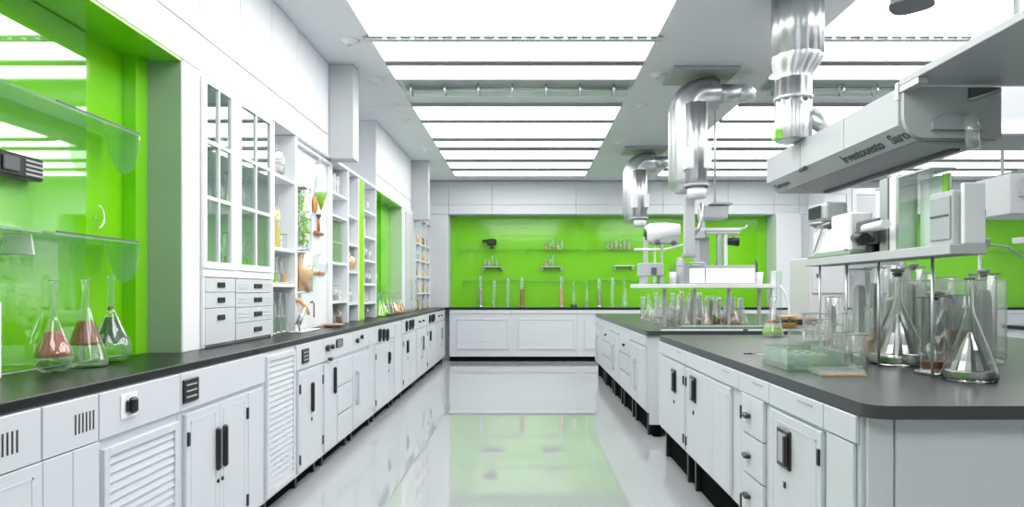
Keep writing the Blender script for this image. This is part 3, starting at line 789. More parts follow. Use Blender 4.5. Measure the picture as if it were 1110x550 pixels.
t = thing('copper_valve', 'copper T-shaped valve on short pipe on the white board', 'valve', (-1.67, 5.24, 1.62))
MB().tube([(-1.68, 5.24, 1.78), (-1.68, 5.24, 1.65)], .010, 12).build('pipe', 'copper', t)
MB().tube([(-1.68, 5.16, 1.65), (-1.68, 5.32, 1.65)], .016, 12).build('crossbar', 'copper', t)
MB().lathe([(0, 0), (.018, 0), (.018, .02), (0, .022)], (-1.68, 5.24, 1.78), 12).build('knob', 'ink', t)
t = thing('glass_globe', 'clear glass globe holding amber beads on the white board', 'globe', (-1.65, 5.12, 1.33))
MB().lathe([(0, 1.285)]+[(.065*math.sin(a), 1.38-.095*math.cos(a)) for a in [PI*i/16 for i in range(1, 16)]]+[(0, 1.475)], (-1.64, 5.12, 0), 28).build('globe', 'glassclear', t)
for i in range(7):
    a = 2*PI*i/6; r = .03 if i < 6 else 0
    MB().lathe([(.016*math.sin(q), -.016*math.cos(q)) for q in [PI*k/8 for k in range(9)]], (-1.64+r*math.cos(a), 5.12+r*math.sin(a), 1.315+(.006 if i < 6 else .012)), 12).build('bead', 'amber', t)
MB().tube([(-1.70, 5.12, 1.45), (-1.645, 5.12, 1.465)], .005, 8).build('peg', 'dullsteel', t)
t = thing('tilted_vial_holder', 'tilted vial of dark green liquid in an orange clamp', 'vial', (-1.64, 4.68, .90))
MB().tube([(-1.64, 4.58, .95), (-1.64, 4.70, 1.06)], .020, 14).build('vial', 'glass', t)
MB().tube([(-1.64, 4.59, .96), (-1.64, 4.64, 1.005)], .016, 14).build('liquid', 'greenliq', t)
MB().tube([(-1.66, 4.64, 1.13), (-1.66, 4.80, 1.07), (-1.66, 4.86, 1.02)], .014, 10).build('clamp', 'peach', t)
MB().tube([(-1.64, 4.62, .905), (-1.64, 4.60, .955)], .006, 8).build('foot_rod', 'ink', t)
MB().tube([(-1.64, 4.92, .99), (-1.64, 4.92, 1.09), (-1.64, 4.88, 1.11), (-1.64, 4.84, 1.10)], .005, 8).build('swan_pipe', 'ink', t)
MB().box(-1.69, -1.60, 4.56, 4.94, .901, .908, .002).build('base', 'whiteplastic', t)
t.location.x += .075; t.location.y -= .15
t = thing('shallow_dish', 'shallow pale dish on the worktop below the white board', 'dish', (-1.60, 5.12, .90))
MB().lathe([(0, .902), (.06, .902), (.085, .922), (.082, .922), (.058, .906), (0, .906)], (-1.53, 5.12, 0), 28).build('bowl', 'peach', t)
MB().lathe([(.080, .922), (.088, .922), (.088, .926), (.080, .926)], (-1.53, 5.12, 0), 28).build('rim', 'whiteplastic', t)

for o in list(SC.objects):
    if o.parent is None and o.name.split('.')[0] in ('glass_tube_case', 'copper_plate', 'hanging_flask', 'copper_valve', 'glass_globe'):
        f_ = (o.location.x+.066)/o.location.x; o.location = (o.location.x+.066, o.location.y*f_, EYE+(o.location.z-EYE)*f_)
def books(y0, z, n, label, hh=.17, cols=('paper', 'book', 'whiteplastic', 'grey'), w=.028):
    for i in range(n):
        h = hh*(1-.12*((i*5) % 3)/2)
        t = thing('ring_binder', '%s binder %s, %s from the near side' % (['pale', 'grey', 'white', 'darker grey'][i % 4], label, ORD[i]), 'binder', (-1.70, y0+i*(w+.004), z), 'binders '+label)
        MB().box(-1.88, -1.66, y0+i*(w+.004), y0+i*(w+.004)+w, z+.001, z+h, .003).build('cover', cols[i % 4], t)
        MB().box(-1.661, -1.6585, y0+i*(w+.004)+.007, y0+i*(w+.004)+w-.007, z+h*.55, z+h*.8).build('spine_label', 'paper', t)
books(5.37, 2.02, 10, 'on the top shelf past white board', .19, w=.036)
books(5.86, 1.88, 5, 'on the upper narrow shelf before lime strip', .22, w=.04)
books(6.45, 1.74, 7, 'on the fourth shelf before green niche', .19, ('book', 'grey', 'paper', 'ink'))
books(5.87, 1.62, 4, 'on the third narrow shelf before lime strip', .19, ('terracotta', 'book', 'yellow', 'paper'), .045)
t = thing('glass_display_box', 'pale green glass box in the shelf past the white board', 'glass box', (-1.65, 5.58, 1.43))
MB().box(-1.74, -1.63, 5.38, 5.76, 1.432, 1.79, .002).build('box', 'sheetg', t)
MB().box(-1.75, -1.62, 5.37, 5.77, 1.792, 1.80, .002).build('lid', 'whiteplastic', t)
MB().tube([(-1.628, 5.38, 1.60), (-1.628, 5.76, 1.60)], .004, 8).build('rail', 'dullsteel', t)
vessel('round_flask', (-1.66, 6.02, 1.371), .075, .22, .02, 'tall round flask of tan liquid on the narrow shelf', None, 'peach', hi=.75, n=24)
vessel('graduated_cylinder', (-1.65, 6.12, 1.371), .02, .2, None, 'cylinder of yellow liquid beside the tan round flask', None, 'yellow', hi=.7)
shelfset = [(5.45, .902, 'glass_bottle', 'ink'), (5.6, .902, 'graduated_cylinder', None), (5.72, .902, 'glass_bottle', 'pink'), (5.45, 1.10, 'beaker', None), (5.6, 1.10, 'glass_bottle', 'silver'), (5.72, 1.10, 'erlenmeyer_flask', None),
            (5.9, 1.075, 'graduated_cylinder', 'silver'), (6.05, 1.075, 'glass_bottle', None), (5.95, .902, 'beaker', None), (6.48, 1.07, 'glass_bottle', 'lime'), (6.62, 1.07, 'erlenmeyer_flask', None), (6.78, 1.07, 'graduated_cylinder', None),
            (6.48, 1.26, 'round_flask', 'lime'), (6.66, 1.26, 'glass_bottle', None), (6.8, 1.26, 'glass_bottle', 'silver'), (6.5, 1.5, 'glass_bottle', None), (6.64, 1.5, 'glass_jar', 'silver'), (6.8, 1.5, 'glass_bottle', None), (6.5, 2.0, 'beaker', None), (6.7, 2.0, 'glass_bottle', None), (6.5, .902, 'beaker', 'silver'), (6.7, .902, 'glass_bottle', None)]
where = lambda y: 'past the white board' if y < 5.83 else 'before the lime strip' if y < 6.2 else 'before the second green niche'
lev = {.902: 'on the worktop', 1.10: 'on the lowest shelf', 1.075: 'on the lowest shelf', 1.07: 'on the lowest shelf', 1.26: 'on the second shelf', 1.5: 'on the third shelf', 2.0: 'on the topmost shelf'}
from collections import Counter
cnt = Counter()
for y, z, kd, lq in shelfset:
    k = (lev[z], where(y)); 
    vessel(kd, (-1.655, y, z+.001), .03 if kd != 'graduated_cylinder' else .02, .13, .011, 'small %s %s %s, %s there' % (CATS[kd], lev[z], where(y), ORD[cnt[k]]), 'small vessels on the left open shelves', lq, n=14); cnt[k] += 1
# second green niche
for zt, lab in ((1.80, 'upper'), (1.25, 'lower')):
    t = thing('glass_shelf', '%s little glass shelf in the second green niche' % lab, 'shelf', (-1.74, 7.4, zt), 'glass shelves in the second green niche')
    MB().box(-1.819, -1.66, 7.0, 7.72, zt-.008, zt, .001).build('pane', 'sheet', t)
    MB().prism([(-1.819, zt-.009), (-1.66, zt-.009), (-1.68, zt-.12), (-1.74, zt-.2), (-1.79, zt-.1)], 'y', 7.70, 7.707).build('bracket', 'sheet', t)
for i, (y, kd, lq, d) in enumerate([(7.05, 'erlenmeyer_flask', 'lime', 'lime green liquid'), (7.22, 'volumetric_flask', 'lime', 'bright green liquid'), (7.42, 'erlenmeyer_flask', 'greenliq', 'dark green liquid'), (7.62, 'erlenmeyer_flask', 'brown', 'brown liquid'), (7.83, 'volumetric_flask', 'peach', 'tan liquid'), (8.03, 'erlenmeyer_flask', 'pink', 'reddish liquid'), (8.2, 'erlenmeyer_flask', 'amber', 'orange brown liquid')]):
    vessel(kd, (-1.60, y, .902), .075, .26, .014, 'flask of %s in the second green niche, %s from the near side' % (d, ORD[i]), 'flasks in the second green niche', lq, hi=.5, n=18)
for i, y in enumerate((7.1, 7.3, 7.5)):
    vessel('glass_bottle', (-1.74, y, 1.251), .03, .16, .012, 'clear bottle on lower glass shelf, second niche, %s from the near side' % ORD[i], 'bottles on the little glass shelf', 'silver' if i == 1 else None, n=14)
# farthest shelves
rr = random.Random(11)
for bi, (a, b_) in enumerate(((9.42, 9.86), (9.98, 10.36), (10.46, 10.76))):
    for zi, z in enumerate((.902, 1.15, 1.4, 1.65, 1.9)):
        for i in range(3):
            kd = ['glass_bottle', 'erlenmeyer_flask', 'graduated_cylinder', 'glass_jar'][rr.randrange(4)]; lq = rr.choice(['amber', 'brown', None, 'peach', None, 'terracotta', 'silver'])
            vessel(kd, (-1.655, a+.06+i*(b_-a-.12)/2, z+.001), .035 if kd != 'graduated_cylinder' else .02, rr.uniform(.13, .2), .012,
                   '%s on the farthest shelves, %s bay, %s level, %s in row' % (CATS[kd], ['near', 'middle', 'end'][bi], ['worktop', 'lowest', 'second', 'third', 'topmost'][zi], ORD[i]), 'vessels on the farthest shelves', lq, hi=.7, n=12)

# ------------------------------------------------------------------ green back wall: glass shelves and cylinders
YG = YB-.10
def gz(py, y=YG): return EYE-(py-VY)*y/F
def gx(px, y=YG): return (px-VX)*y/F
for i, (a, b_, py, d) in enumerate([(497, 566, 270.5, 'upper left'), (570, 632, 270.5, 'upper middle'), (636, 705, 270.5, 'upper right'), (502, 567, 304.5, 'lower left'), (570, 632, 304.5, 'lower middle'), (636, 700, 304.5, 'lower right')]):
    t = thing('glass_shelf', 'long frameless glass shelf on the green back wall, %s' % d, 'shelf', (gx((a+b_)/2), YB-.1, gz(py)), 'glass shelves on the back wall')
    MB().box(gx(a), gx(b_), YB-.11, YB-.001, gz(py)-.008, gz(py), .001).build('pane', 'sheet', t)
    e = MB()
    for k in range(5):
        u = gx(a)+(gx(b_)-gx(a))*(.04+.2*k); e.box(u, u+.11, YB-.114, YB-.110, gz(py)-.009, gz(py)-.002)
    e.build('edge_glints', 'ink' if i % 2 else 'rim', t)
    MB().box(gx(a), gx(a)+.006, YB-.11, YB-.001, gz(py)-.14, gz(py)-.008).build('bracket', 'sheet', t)
def wall_tray(px0, px1, py, label, m='dullsteel'):
    t = thing('wall_tray', label, 'tray', (gx((px0+px1)/2), YB-.1, gz(py)), 'small trays on the back wall')
    MB().box(gx(px0), gx(px1), YB-.14, YB-.001, gz(py)-.016, gz(py), .003).build('tray', m, t)
    for u in (gx(px0), gx(px1)-.03): MB().box(u, u+.03, YB-.05, YB-.001, gz(py)-.07, gz(py)-.017, .004).build('bracket', 'dullsteel', t)
    return t
wall_tray(523, 545, 289, 'small glass tray at the left of the green back wall')
wall_tray(587, 609, 289, 'small tray on two end brackets, middle of the green back wall')
wall_tray(666, 687, 288, 'small bright tray right of middle on the green back wall', 'whiteplastic')
t = thing('camera_unit', 'small black camera-like unit on the upper glass shelf', 'camera', (gx(533), YG, gz(268)))
b = MB(); b.box(gx(528), gx(538), YB-.14, YB-.05, gz(265.5), gz(259.5), .015); b.build('housing', 'black', t)
MB().lathe([(.022, 0), (.026, .01), (.026, .08), (.02, .09), (0, .09)], (gx(528)-.085, YB-.09, gz(261.5)), 16, 'x').build('barrel', 'black', t)
MB().box(gx(531), gx(535), YB-.12, YB-.07, gz(270)+.002, gz(265.5), .005).build('stand', 'black', t)
cyls = [(521, 299, 'c', 'silver'), (536, 304, 'c', None), (551, 301.5, 'c', None), (566, 301, 'c', 'terracotta'), (608.5, 300, 'c', 'peach'), (622, 304, 'e', 'greenliq'), (636, 304, 'e', None), (649.5, 302, 'c', 'silver'), (664, 301, 'c', None), (677, 303, 'e', None)]
for i, (px, pt, k, lq) in enumerate(cyls):
    y = 10.98; h = gz(pt, y)-.902
    if k == 'c': vessel('graduated_cylinder', (gx(px, y), y, .901), .036, h, None, 'tall glass cylinder before the green back wall, %s vessel from the left' % ORD[i], 'tall vessels before the green back wall', lq, hi=.6, n=16)
    else: vessel('erlenmeyer_flask', (gx(px, y), y, .901), .085 if i == 9 else .06, h, .018, 'slim conical flask before the green back wall, %s vessel from the left' % ORD[i], 'tall vessels before the green back wall', lq, hi=.12, n=16)
k = 0
for px0, n, py, dx in ((592, 5, 270.5, 4.3), (659, 6, 270.5, 4.6), (526, 4, 289, 4.2), (592, 3, 289, 4)):
    for i in range(n):
        vessel(['beaker', 'glass_bottle'][i % 2], (gx(px0+i*dx), YG+.03, gz(py)+.001), .028, .13+.03*(i % 3), .012,
               'tiny vessel on the back wall %s, %s from its left' % ({592: 'upper middle shelf' if py < 280 else 'middle tray', 659: 'upper right shelf', 526: 'left tray'}[px0], ORD[i]), 'tiny vessels on the back wall shelves', 'peach' if (i+k) % 3 == 0 else None, n=12)
    k += 1
# right part of the green wall
t = thing('glass_shelf', 'glass shelf on the far right green panel', 'shelf', (8.8, YB-.1, 1.85))
MB().box(8.0, 9.3, YB-.2, YB-.001, 1.85, 1.86).build('pane', 'sheet', t); MB().box(8.0, 9.3, YB-.204, YB-.2, 1.85, 1.858).build('edge_glints', 'rim', t)

# ------------------------------------------------------------------ ducts on the right
def duct_ring(m, x, y, z, r): m.lathe([(r, z-.012), (r+.008, z-.008), (r+.008, z+.008), (r, z+.012)], (x, y, 0), 40)
t = thing('exhaust_duct', 'widest steel exhaust duct, narrowing down onto the long hood', 'duct', (1.69, 4.02, 2.0), 'steel exhaust ducts')
x, y = 1.69, 4.02
def ribbed(m, prof, x, y, n=12, amp=.035):
    """vertical sheet metal pipe made of rounded lobes"""
    rings = []
    for r, z in prof:
        rings.append([m.bm.verts.new((x+r*(1+amp*math.cos(n*a))*math.cos(a), y+r*(1+amp*math.cos(n*a))*math.sin(a), z)) for a in [2*PI*i/96 for i in range(96)]])
    for a, b in zip(rings, rings[1:]):
        for i in range(96):
            f = m.bm.faces.new((a[i], a[(i+1) % 96], b[(i+1) % 96], b[i])); f.smooth = True
    m.bm.faces.new(rings[0]); m.bm.faces.new(rings[-1])
    return m
def fluted_reducer(m, xa, xb, y, n=12, amp=.035):
    rings = []
    for i in range(13):
        f = i/12; g = f*f*(3-2*f); r = .106+.044*g; xc = xa+(xb-xa)*g; z = 2.50+.14*f
        rings.append([m.bm.verts.new((xc+r*(1+amp*math.cos(n*a))*math.cos(a), y+r*(1+amp*math.cos(n*a))*math.sin(a), z)) for a in [2*PI*j/96 for j in range(96)]])
    for a, b in zip(rings, rings[1:]):
        for j in range(96):
            fc_ = m.bm.faces.new((a[j], a[(j+1) % 96], b[(j+1) % 96], b[j])); fc_.smooth = True
    return m
ribbed(MB(), [(.150, 2.64), (.150, CEIL)], x, y).build('upper_pipe', 'steel', t)
xl = x-.025
fluted_reducer(MB(), xl, x, y).build('reducer', 'steel', t)
ribbed(MB(), [(.100, 2.118), (.106, 2.13), (.106, 2.50)], xl, y).build('lower_pipe', 'steel', t)
m = MB(); duct_ring(m, xl, y, 2.38, .109); m.build('clamp_ring', 'dullsteel', t)
MB().lathe([(0, -.01), (.012, -.008), (.012, .012), (0, .014)], (x+.0, y-.125, 2.35), 12, 'y').build('bolt', 'ink', t)
MB().box(x-.16, x-.112, y-.06, y+.0, 2.12, 2.18, .004).build('tag', 'green', t)
MB().tube([(x+.06, y-.02, 2.28), (x+.16, y-.03, 2.20), (x+.26, y-.04, 2.175)], .055, 24).build('side_branch', 'steel', t)

def fluted(m, pts, r, n=8, amp=.035, k=72, cap=True):
    """round sheet metal pipe with soft lengthwise flutes, swept along pts"""
    pts = [Vector(p) for p in pts]; rings = []; up = Vector((0, 1, 0))
    rs = r if isinstance(r, (list, tuple)) else [r]*len(pts)
    for i, p in enumerate(pts):
        d = (pts[min(i+1, len(pts)-1)]-pts[max(i-1, 0)]).normalized()
        a = d.cross(up).normalized(); b = a.cross(d).normalized()
        rings.append([m.bm.verts.new(p+(a*math.cos(t)+b*math.sin(t))*rs[i]*(1+amp*math.cos(n*t))) for t in [2*PI*j/k for j in range(k)]])
    for u, w in zip(rings, rings[1:]):
        for j in range(k):
            f = m.bm.faces.new((u[j], u[(j+1) % k], w[(j+1) % k], w[j])); f.smooth = True
    if cap: m.bm.faces.new(rings[0]); m.bm.faces.new(rings[-1])
    return m
def small_duct(x, y, ztop, r, zb, label, grp=None):
    t = thing('exhaust_duct', label, 'duct', (x, y, zb), 'steel exhaust ducts')
    MB().box(x-r*1.1, x+r*2.6, y-r*1.5, y+r*1.4, ztop-.03, ztop-.001, .006).build('ceiling_plate', 'grey', t)
    arc = [(x+.16-.16*math.sin(a), y, ztop-.33+.16*math.cos(a)) for a in [PI/2*i/10 for i in range(1, 11)]]
    fluted(MB(), [(x+.26, y, ztop-.17)]+arc+[(x, y, ztop-.45), (x, y, zb+.10), (x, y, zb+.03), (x, y, zb)], [r*.86]+[r*.88+.12*r*i/10 for i in range(10)]+[r, r, r*.9, r*.6]).build('upper_pipe', 'steel', t)
    xf, yf = x+r*.25, y-r*1.15
    MB().box(xf-r*.72, xf+r*.72, yf-r*.5, yf+r*.3, zb+.16, zb+.34, .012, 2).build('wrap_band', 'frame', t)
    fluted(MB(), [(xf, yf, ztop-.30), (xf, yf, zb+.02)], r*.58).build('lower_pipe', 'steel', t)
    fluted(MB(), [(xf, yf, zb+.045), (xf, yf, zb+.02)], r*.68, amp=0).build('flange', 'grey', t)
    MB().lathe([(0, zb-.07), (r*.5, zb-.07), (r*.52, zb+.018), (0, zb+.019)], (xf, yf, 0), 30).build('outlet_cap', 'whiteplastic', t)
    MB().tube([(x+.24, y, ztop-.17), (x+.50, y, ztop-.15)], [r*.55, r*.45], 24).build('side_branch', 'steel', t)
    MB().lathe([(0, 0), (r*.5, .01), (r*.62, .08), (r*.4, .12)], (x+.50, y, ztop-.23), 20).build('valve_cap', 'dullsteel', t)
    return t
small_duct(1.37, 5.50, CEIL, .150, 2.02, 'steel duct with white wrap band between the two others')
small_duct(1.425, 8.45, CEIL, .150, 2.08, 'smallest, farthest steel duct bending out of the ceiling')
t = thing('ceiling_box_lamp', 'short boxy steel fitting hanging from the ceiling, top right', 'ceiling fitting', (2.3, 3.9, 2.8))
ribbed(MB(), [(.115, 2.925), (.115, CEIL)], 2.33, 3.9, 4, .06).build('body', 'steel', t)
ribbed(MB(), [(.122, 2.905), (.122, 2.925)], 2.33, 3.9, 4, .06).build('rim', 'ink', t)

# ------------------------------------------------------------------ long extraction hood
HX0, HX1, HY0, HY1 = 1.70, 2.15, 2.95, 4.56
t = thing('extraction_hood', 'long pale grey extraction hood with dark lettering on its slanted flank', 'hood', (1.9, 3.7, 1.86))
m = MB()
pf = [(HX0, 1.945), (HX0, 2.115), (HX1, 2.115), (HX1, 1.875), (HX0+.08, 1.875)]
m.prism(pf, 'y', HY0, HY1); m.build('shell', 'midgrey', t)
m = MB(); m.prism([(HX0+.10, 1.874), (HX1-.08, 1.874), (HX1-.10, 1.845), (HX0+.25, 1.845)], 'y', HY0+.02, HY1-.25); m.build('slanted_underside', 'midgrey', t)
b = MB(); b.box(1.96, 2.0, HY0+.02, HY1-.3, 1.832, 1.8445, .003); b.build('seal_strip', 'ink', t)
b = MB(); b.box(2.0, 2.04, HY0+.02, HY1-.3, 1.834, 1.8445, .003); b.build('rail', 'dullsteel', t)
b = MB()
for u in (3.45, 4.0): b.box(HX0-.002, HX0+.003, u, u+.004, 1.95, 2.11)
b.build('panel_joint', 'grey', t)
MB().box(HX0-.004, HX0+.01, HY0-.004, HY0+.02, 2.06, 2.14, .002).build('corner_plate', 'dullsteel', t)
MB().tube([(HX0-.02, 3.96, 1.925), (HX0+.0, 3.92, 1.935)], .014, 10).build('lock', 'ink', t)
# near end: open box face with a curved cheek, dark slot and shade
m = MB(); m.prism([(HX0+.01, 2.112)]+[(HX0+.01+.10*(1-math.cos(a)), 1.98-.10*math.sin(a)) for a in [PI/2*i/8 for i in range(9)]]+[(HX1+.0, 1.88), (HX1, 2.112)], 'y', HY0-.03, HY0-.002); m.build('end_cheek', 'midgrey', t)
m = MB(); m.prism([(1.83, 1.915), (1.83, 1.955), (1.88, 1.985), (1.93, 1.98), (2.03, 1.955), (2.06, 1.915)], 'y', HY0-.05, HY0-.031); m.build('lamp_cowl', 'dullsteel', t)
m = MB(); m.prism([(2.0, 2.045), (2.0, 2.105), (2.135, 2.105), (2.135, 2.085)], 'y', HY0-.036, HY0-.031); m.build('dark_slot', 'ink', t)
MB().tube([(1.995, HY0-.04, 2.05), (2.14, HY0-.04, 2.095)], .006, 8).build('slot_rail', 'dullsteel', t)
MB().tube([(1.985, HY0-.07, 1.97), (1.995, HY0-.07, 1.82)], .028, 16).build('light_tube', 'glass', t)
def lettering(txt, size, loc, xa, ya, parent, m='ink'):
    c = bpy.data.curves.new('lettering', 'FONT'); c.body = txt; c.size = size; c.extrude = .0008; c.offset = .0013
    o = bpy.data.objects.new('lettering_curve', c); COL.objects.link(o)
    me = bpy.data.meshes.new_from_object(o); bpy.data.objects.remove(o); bpy.data.curves.remove(c)
    me.materials.clear(); me.materials.append(M[m])
    xa = Vector(xa).normalized(); ya = Vector(ya).normalized(); za = xa.cross(ya)
    R_ = Matrix((xa, ya, za)).transposed().to_4x4(); me.transform(Matrix.Translation(Vector(loc)-worldloc(parent)) @ R_)
    o = bpy.data.objects.new('lettering', me); COL.objects.link(o); o.parent = parent
    return o
# text runs towards the viewer along the slanted flank
sl = (-.08, 0, .07)
lettering('Irvestouesto', .078, (HX0+.060, 3.55, 1.889), (0, -1, 0), sl, t); lettering('Saro', .078, (HX0+.060, 3.09, 1.889), (0, -1, 0), sl, t)
lettering('Casterpom', .05, (HX0+.052, 4.50, 1.897), (0, -1, 0), sl, t)
t = thing('ceiling_canopy', 'broad grey overhead canopy slab, cut by the top right corner', 'canopy', (2.5, 2.0, 2.1))
MB().box(1.70, 3.6, 1.0, 2.94, 2.118, 2.15, .003).build('slab', 'midgrey', t)
MB().box(1.70, 1.745, 2.80, 2.94, 2.09, 2.118, .002).build('bracket', 'dullsteel', t)
for px_, py_ in ((1.9, 1.3), (1.9, 2.5), (3.3, 1.3), (3.3, 2.5)): MB().tube([(px_, py_, 2.15), (px_, py_, CEIL-.001)], .012, 10).build('hanger', 'dullsteel', t)
t = thing('overhead_duct', 'flat white overhead duct behind the hood at the right edge', 'duct', (3.5, 4.3, 2.2))
MB().box(2.78, 5.2, 3.8, 4.4, 2.14, 2.40, .01).build('duct_box', 'midgrey', t)
MB().box(2.76, 5.2, 3.76, 3.80, 2.10, 2.16, .004).build('lower_flange', 'frame', t)
for u in (3.2, 4.6): MB().tube([(u, 4.1, 2.40), (u, 4.1, CEIL-.001)], .012, 10).build('hanger', 'dullsteel', t)
t = thing('hanging_instrument', 'pale grey hanging box with dark window before the far right green panel', 'instrument', (4.6, 5.9, 2.0))
MB().box(4.38, 5.3, 5.85, 6.3, 1.88, 2.25, .01).build('housing', 'midgrey', t)
MB().box(4.46, 4.78, 5.835, 5.85, 2.04, 2.20, .004).build('window', 'grey', t)
MB().box(4.60, 4.70, 5.82, 5.835, 2.12, 2.17, .004).build('knob_plate', 'ink', t)
for u in (4.5, 5.1): MB().tube([(u, 6.1, 2.25), (u, 6.1, CEIL-.001)], .015, 10).build('hanger', 'dullsteel', t)
# shelf over the side bench
t = thing('bench_shelf', 'pale shelf raised on posts over the bench at the right edge', 'shelf', (4.2, 5, .90))
MB().box(4.10, 4.35, 4.1, 5.45, 1.58, 1.63, .004).build('shelf_board', 'midgrey', t)
for u in (4.2, 5.35): MB().tube([(4.28, u, .901), (4.28, u, 1.58)], .016, 10).build('post', 'dullsteel', t)
t = thing('burette_clamp', 'grey green clamp on a rod at the back of the near bench', 'clamp', (4.3, 4.9, .90))
p = at(1062, 250, 4.6)
MB().tube([(p[0], 4.6, IT+.001), (p[0], 4.6, 1.56)], .010, 10).build('rod', 'dullsteel', t)
MB().box(p[0]-.10, p[0]+.06, 4.57, 4.63, 1.50, 1.56, .008).build('jaw', 'grey', t)
MB().tube([(p[0]+.05, 4.6, 1.52), (p[0]+.2, 4.6, 1.50), (p[0]+.3, 4.6, 1.43), (p[0]+.42, 4.6, 1.45)], .006, 8).build('hose', 'grey', t)
MB().lathe([(0, IT+.001), (.09, IT+.001), (.09, IT+.012), (0, IT+.014)], (p[0], 4.6, 0), 24).build('base', 'ink', t)
vessel('round_flask', (4.25, 3.95, .901), .07, .16, .02, 'round flask of red brown liquid on the right side bench', None, 'terracotta', hi=.7)

# ------------------------------------------------------------------ raised shelf over the near bench and what stands on it
SX0, SX1, SZ0, SZ1 = 1.47, 1.60, 1.315, 1.352
t = thing('bench_shelf', 'long pale grey shelf raised over the near bench glassware', 'shelf', (1.535, 2.733, IT))
MB().box(SX0, SX1, 2.24, 3.4, SZ0, SZ1, .003).build('shelf_board', 'midgrey', t)
for i, u in enumerate((2.43, 2.80, 3.08, 3.36)): MB().tube([(SX0+.06, u, IT+.001), (SX0+.06, u, SZ0-.001)], .0055, 12).build('post', 'dullsteel', t)
t = thing('white_upright', 'white upright panel on the near end of the raised shelf', 'panel', (1.56, 2.252, SZ1))
MB().box(1.522, 1.598, 2.243, 2.262, SZ1+.001, 1.565, .003).build('panel', 'frame', t); MB().box(1.596, 1.60, 2.244, 2.26, 1.45, 1.47).build('latch', 'grey', t)
t = thing('grey_control_box', 'grey framed control box beside the white upright', 'instrument', (1.54, 2.326, SZ1))
MB().box(1.50, 1.595, 2.268, 2.4, SZ1+.001, 1.545, .004).build('housing', 'midgrey', t)
MB().box(1.494, 1.50, 2.277, 2.391, SZ1+.02, 1.525, .002).build('front_panel', 'grey', t)
MB().box(1.491, 1.494, 2.283, 2.385, 1.455, 1.461).build('seam', 'ink', t)
t = thing('glass_tower', 'tall clear glass tower with a green square label inside', 'glass case', (1.54, 2.472, SZ1))
MB().box(1.505, 1.595, 2.407, 2.603, SZ1+.001, 1.64, .004).build('tower', 'sheet', t)
MB().box(1.585, 1.593, 2.414, 2.596, SZ1+.005, 1.63, .001).build('back_panel', 'paper', t)
MB().box(1.575, 1.583, 2.414, 2.443, 1.555, 1.63, .001).build('label', 'lime', t)
MB().box(1.50, 1.60, 2.4, 2.61, 1.641, 1.650, .002).build('cap', 'dullsteel', t)
t = thing('steel_panel_stack', 'row of upright steel plates with white centre on the raised shelf', 'instrument', (1.54, 2.685, SZ1))
for u, w, m_ in ((2.617, .02, 'steel'), (2.637, .05, 'paper'), (2.678, .02, 'ink'), (2.699, .06, 'steel')): MB().box(1.51, 1.59, u, u+w, SZ1+.001, 1.66, .003).build('plate', m_, t)
t = thing('glass_screen', 'tall clear screen behind the black nozzle on the raised shelf', 'screen', (1.58, 2.84, SZ1))
MB().box(1.585, 1.595, 2.745, 2.925, SZ1+.001, 1.64, .002).build('pane', 'facet', t); MB().box(1.58, 1.598, 2.745, 2.925, 1.641, 1.650, .002).build('top_rail', 'dullsteel', t)
t = thing('black_nozzle', 'black nozzle block with a short white tube on the raised shelf', 'nozzle', (1.5, 2.76, SZ1))
MB().box(1.49, 1.583, 2.75, 2.92, 1.39, 1.50, .008).build('block', 'ink', t)
MB().box(1.50, 1.57, 2.79, 2.86, SZ1+.001, 1.39, .006).build('stem', 'black', t)
MB().tube([(1.46, 2.78, 1.455), (1.46, 2.617, 1.46)], .020, 16).build('white_tube', 'whiteplastic', t)
MB().tube([(1.475, 2.88, 1.425), (1.45, 2.76, 1.41)], .026, 14).build('cap', 'black', t)
t = thing('analyser_box', 'white analyser box on sage green tray, far end of raised shelf', 'instrument', (1.54, 3.127, SZ1))
MB().box(1.472, 1.598, 2.93, 3.383, SZ1+.001, SZ1+.018, .003).build('tray', 'sage', t)
MB().box(1.485, 1.59, 2.956, 3.144, SZ1+.019, 1.55, .008).build('body', 'whiteplastic', t)
MB().box(1.49, 1.585, 3.152, 3.349, SZ1+.019, 1.49, .008).build('base_unit', 'frame', t)
MB().box(1.481, 1.485, 2.981, 3.007, 1.375, 1.381).build('switch', 'ink', t)
MB().tube([(1.48, 3.315, 1.385), (1.48, 3.212, 1.515), (1.48, 3.144, 1.52)], .004, 8).build('wire_arm', 'dullsteel', t)
t = thing('lamp_head', 'grey lamp head with curved chrome lip above the analyser box', 'lamp', (1.52, 3.255, SZ1))
MB().box(1.47, 1.59, 3.178, 3.383, 1.535, 1.63, .02, 3).build('housing', 'dullsteel', t)
MB().box(1.462, 1.47, 3.212, 3.349, 1.55, 1.615, .004).build('window', 'clear2', t)
MB().lathe([(0, 1.507), (.05, 1.510), (.075, 1.525), (.08, 1.533), (0, 1.534)], (1.53, 3.297, 0), 24).build('lip', 'steel', t)
MB().tube([(1.54, 3.272, 1.4905), (1.54, 3.272, 1.507)], .010, 10).build('post', 'dullsteel', t)
t = thing('white_cupboard', 'tall white cupboard with small black catches beyond the near bench', 'cupboard', (2.6, 6.6, .0))
MB().box(2.86, 3.2, 6.5, 7.0, .87, 1.52, .004).build('carcass', 'whiteplastic', t); MB().box(2.88, 3.18, 6.484, 6.5, 1.16, 1.50, .003).build('door', 'frame', t); MB().box(2.92, 2.95, 6.47, 6.484, 1.32, 1.36, .003).build('catch', 'ink', t)

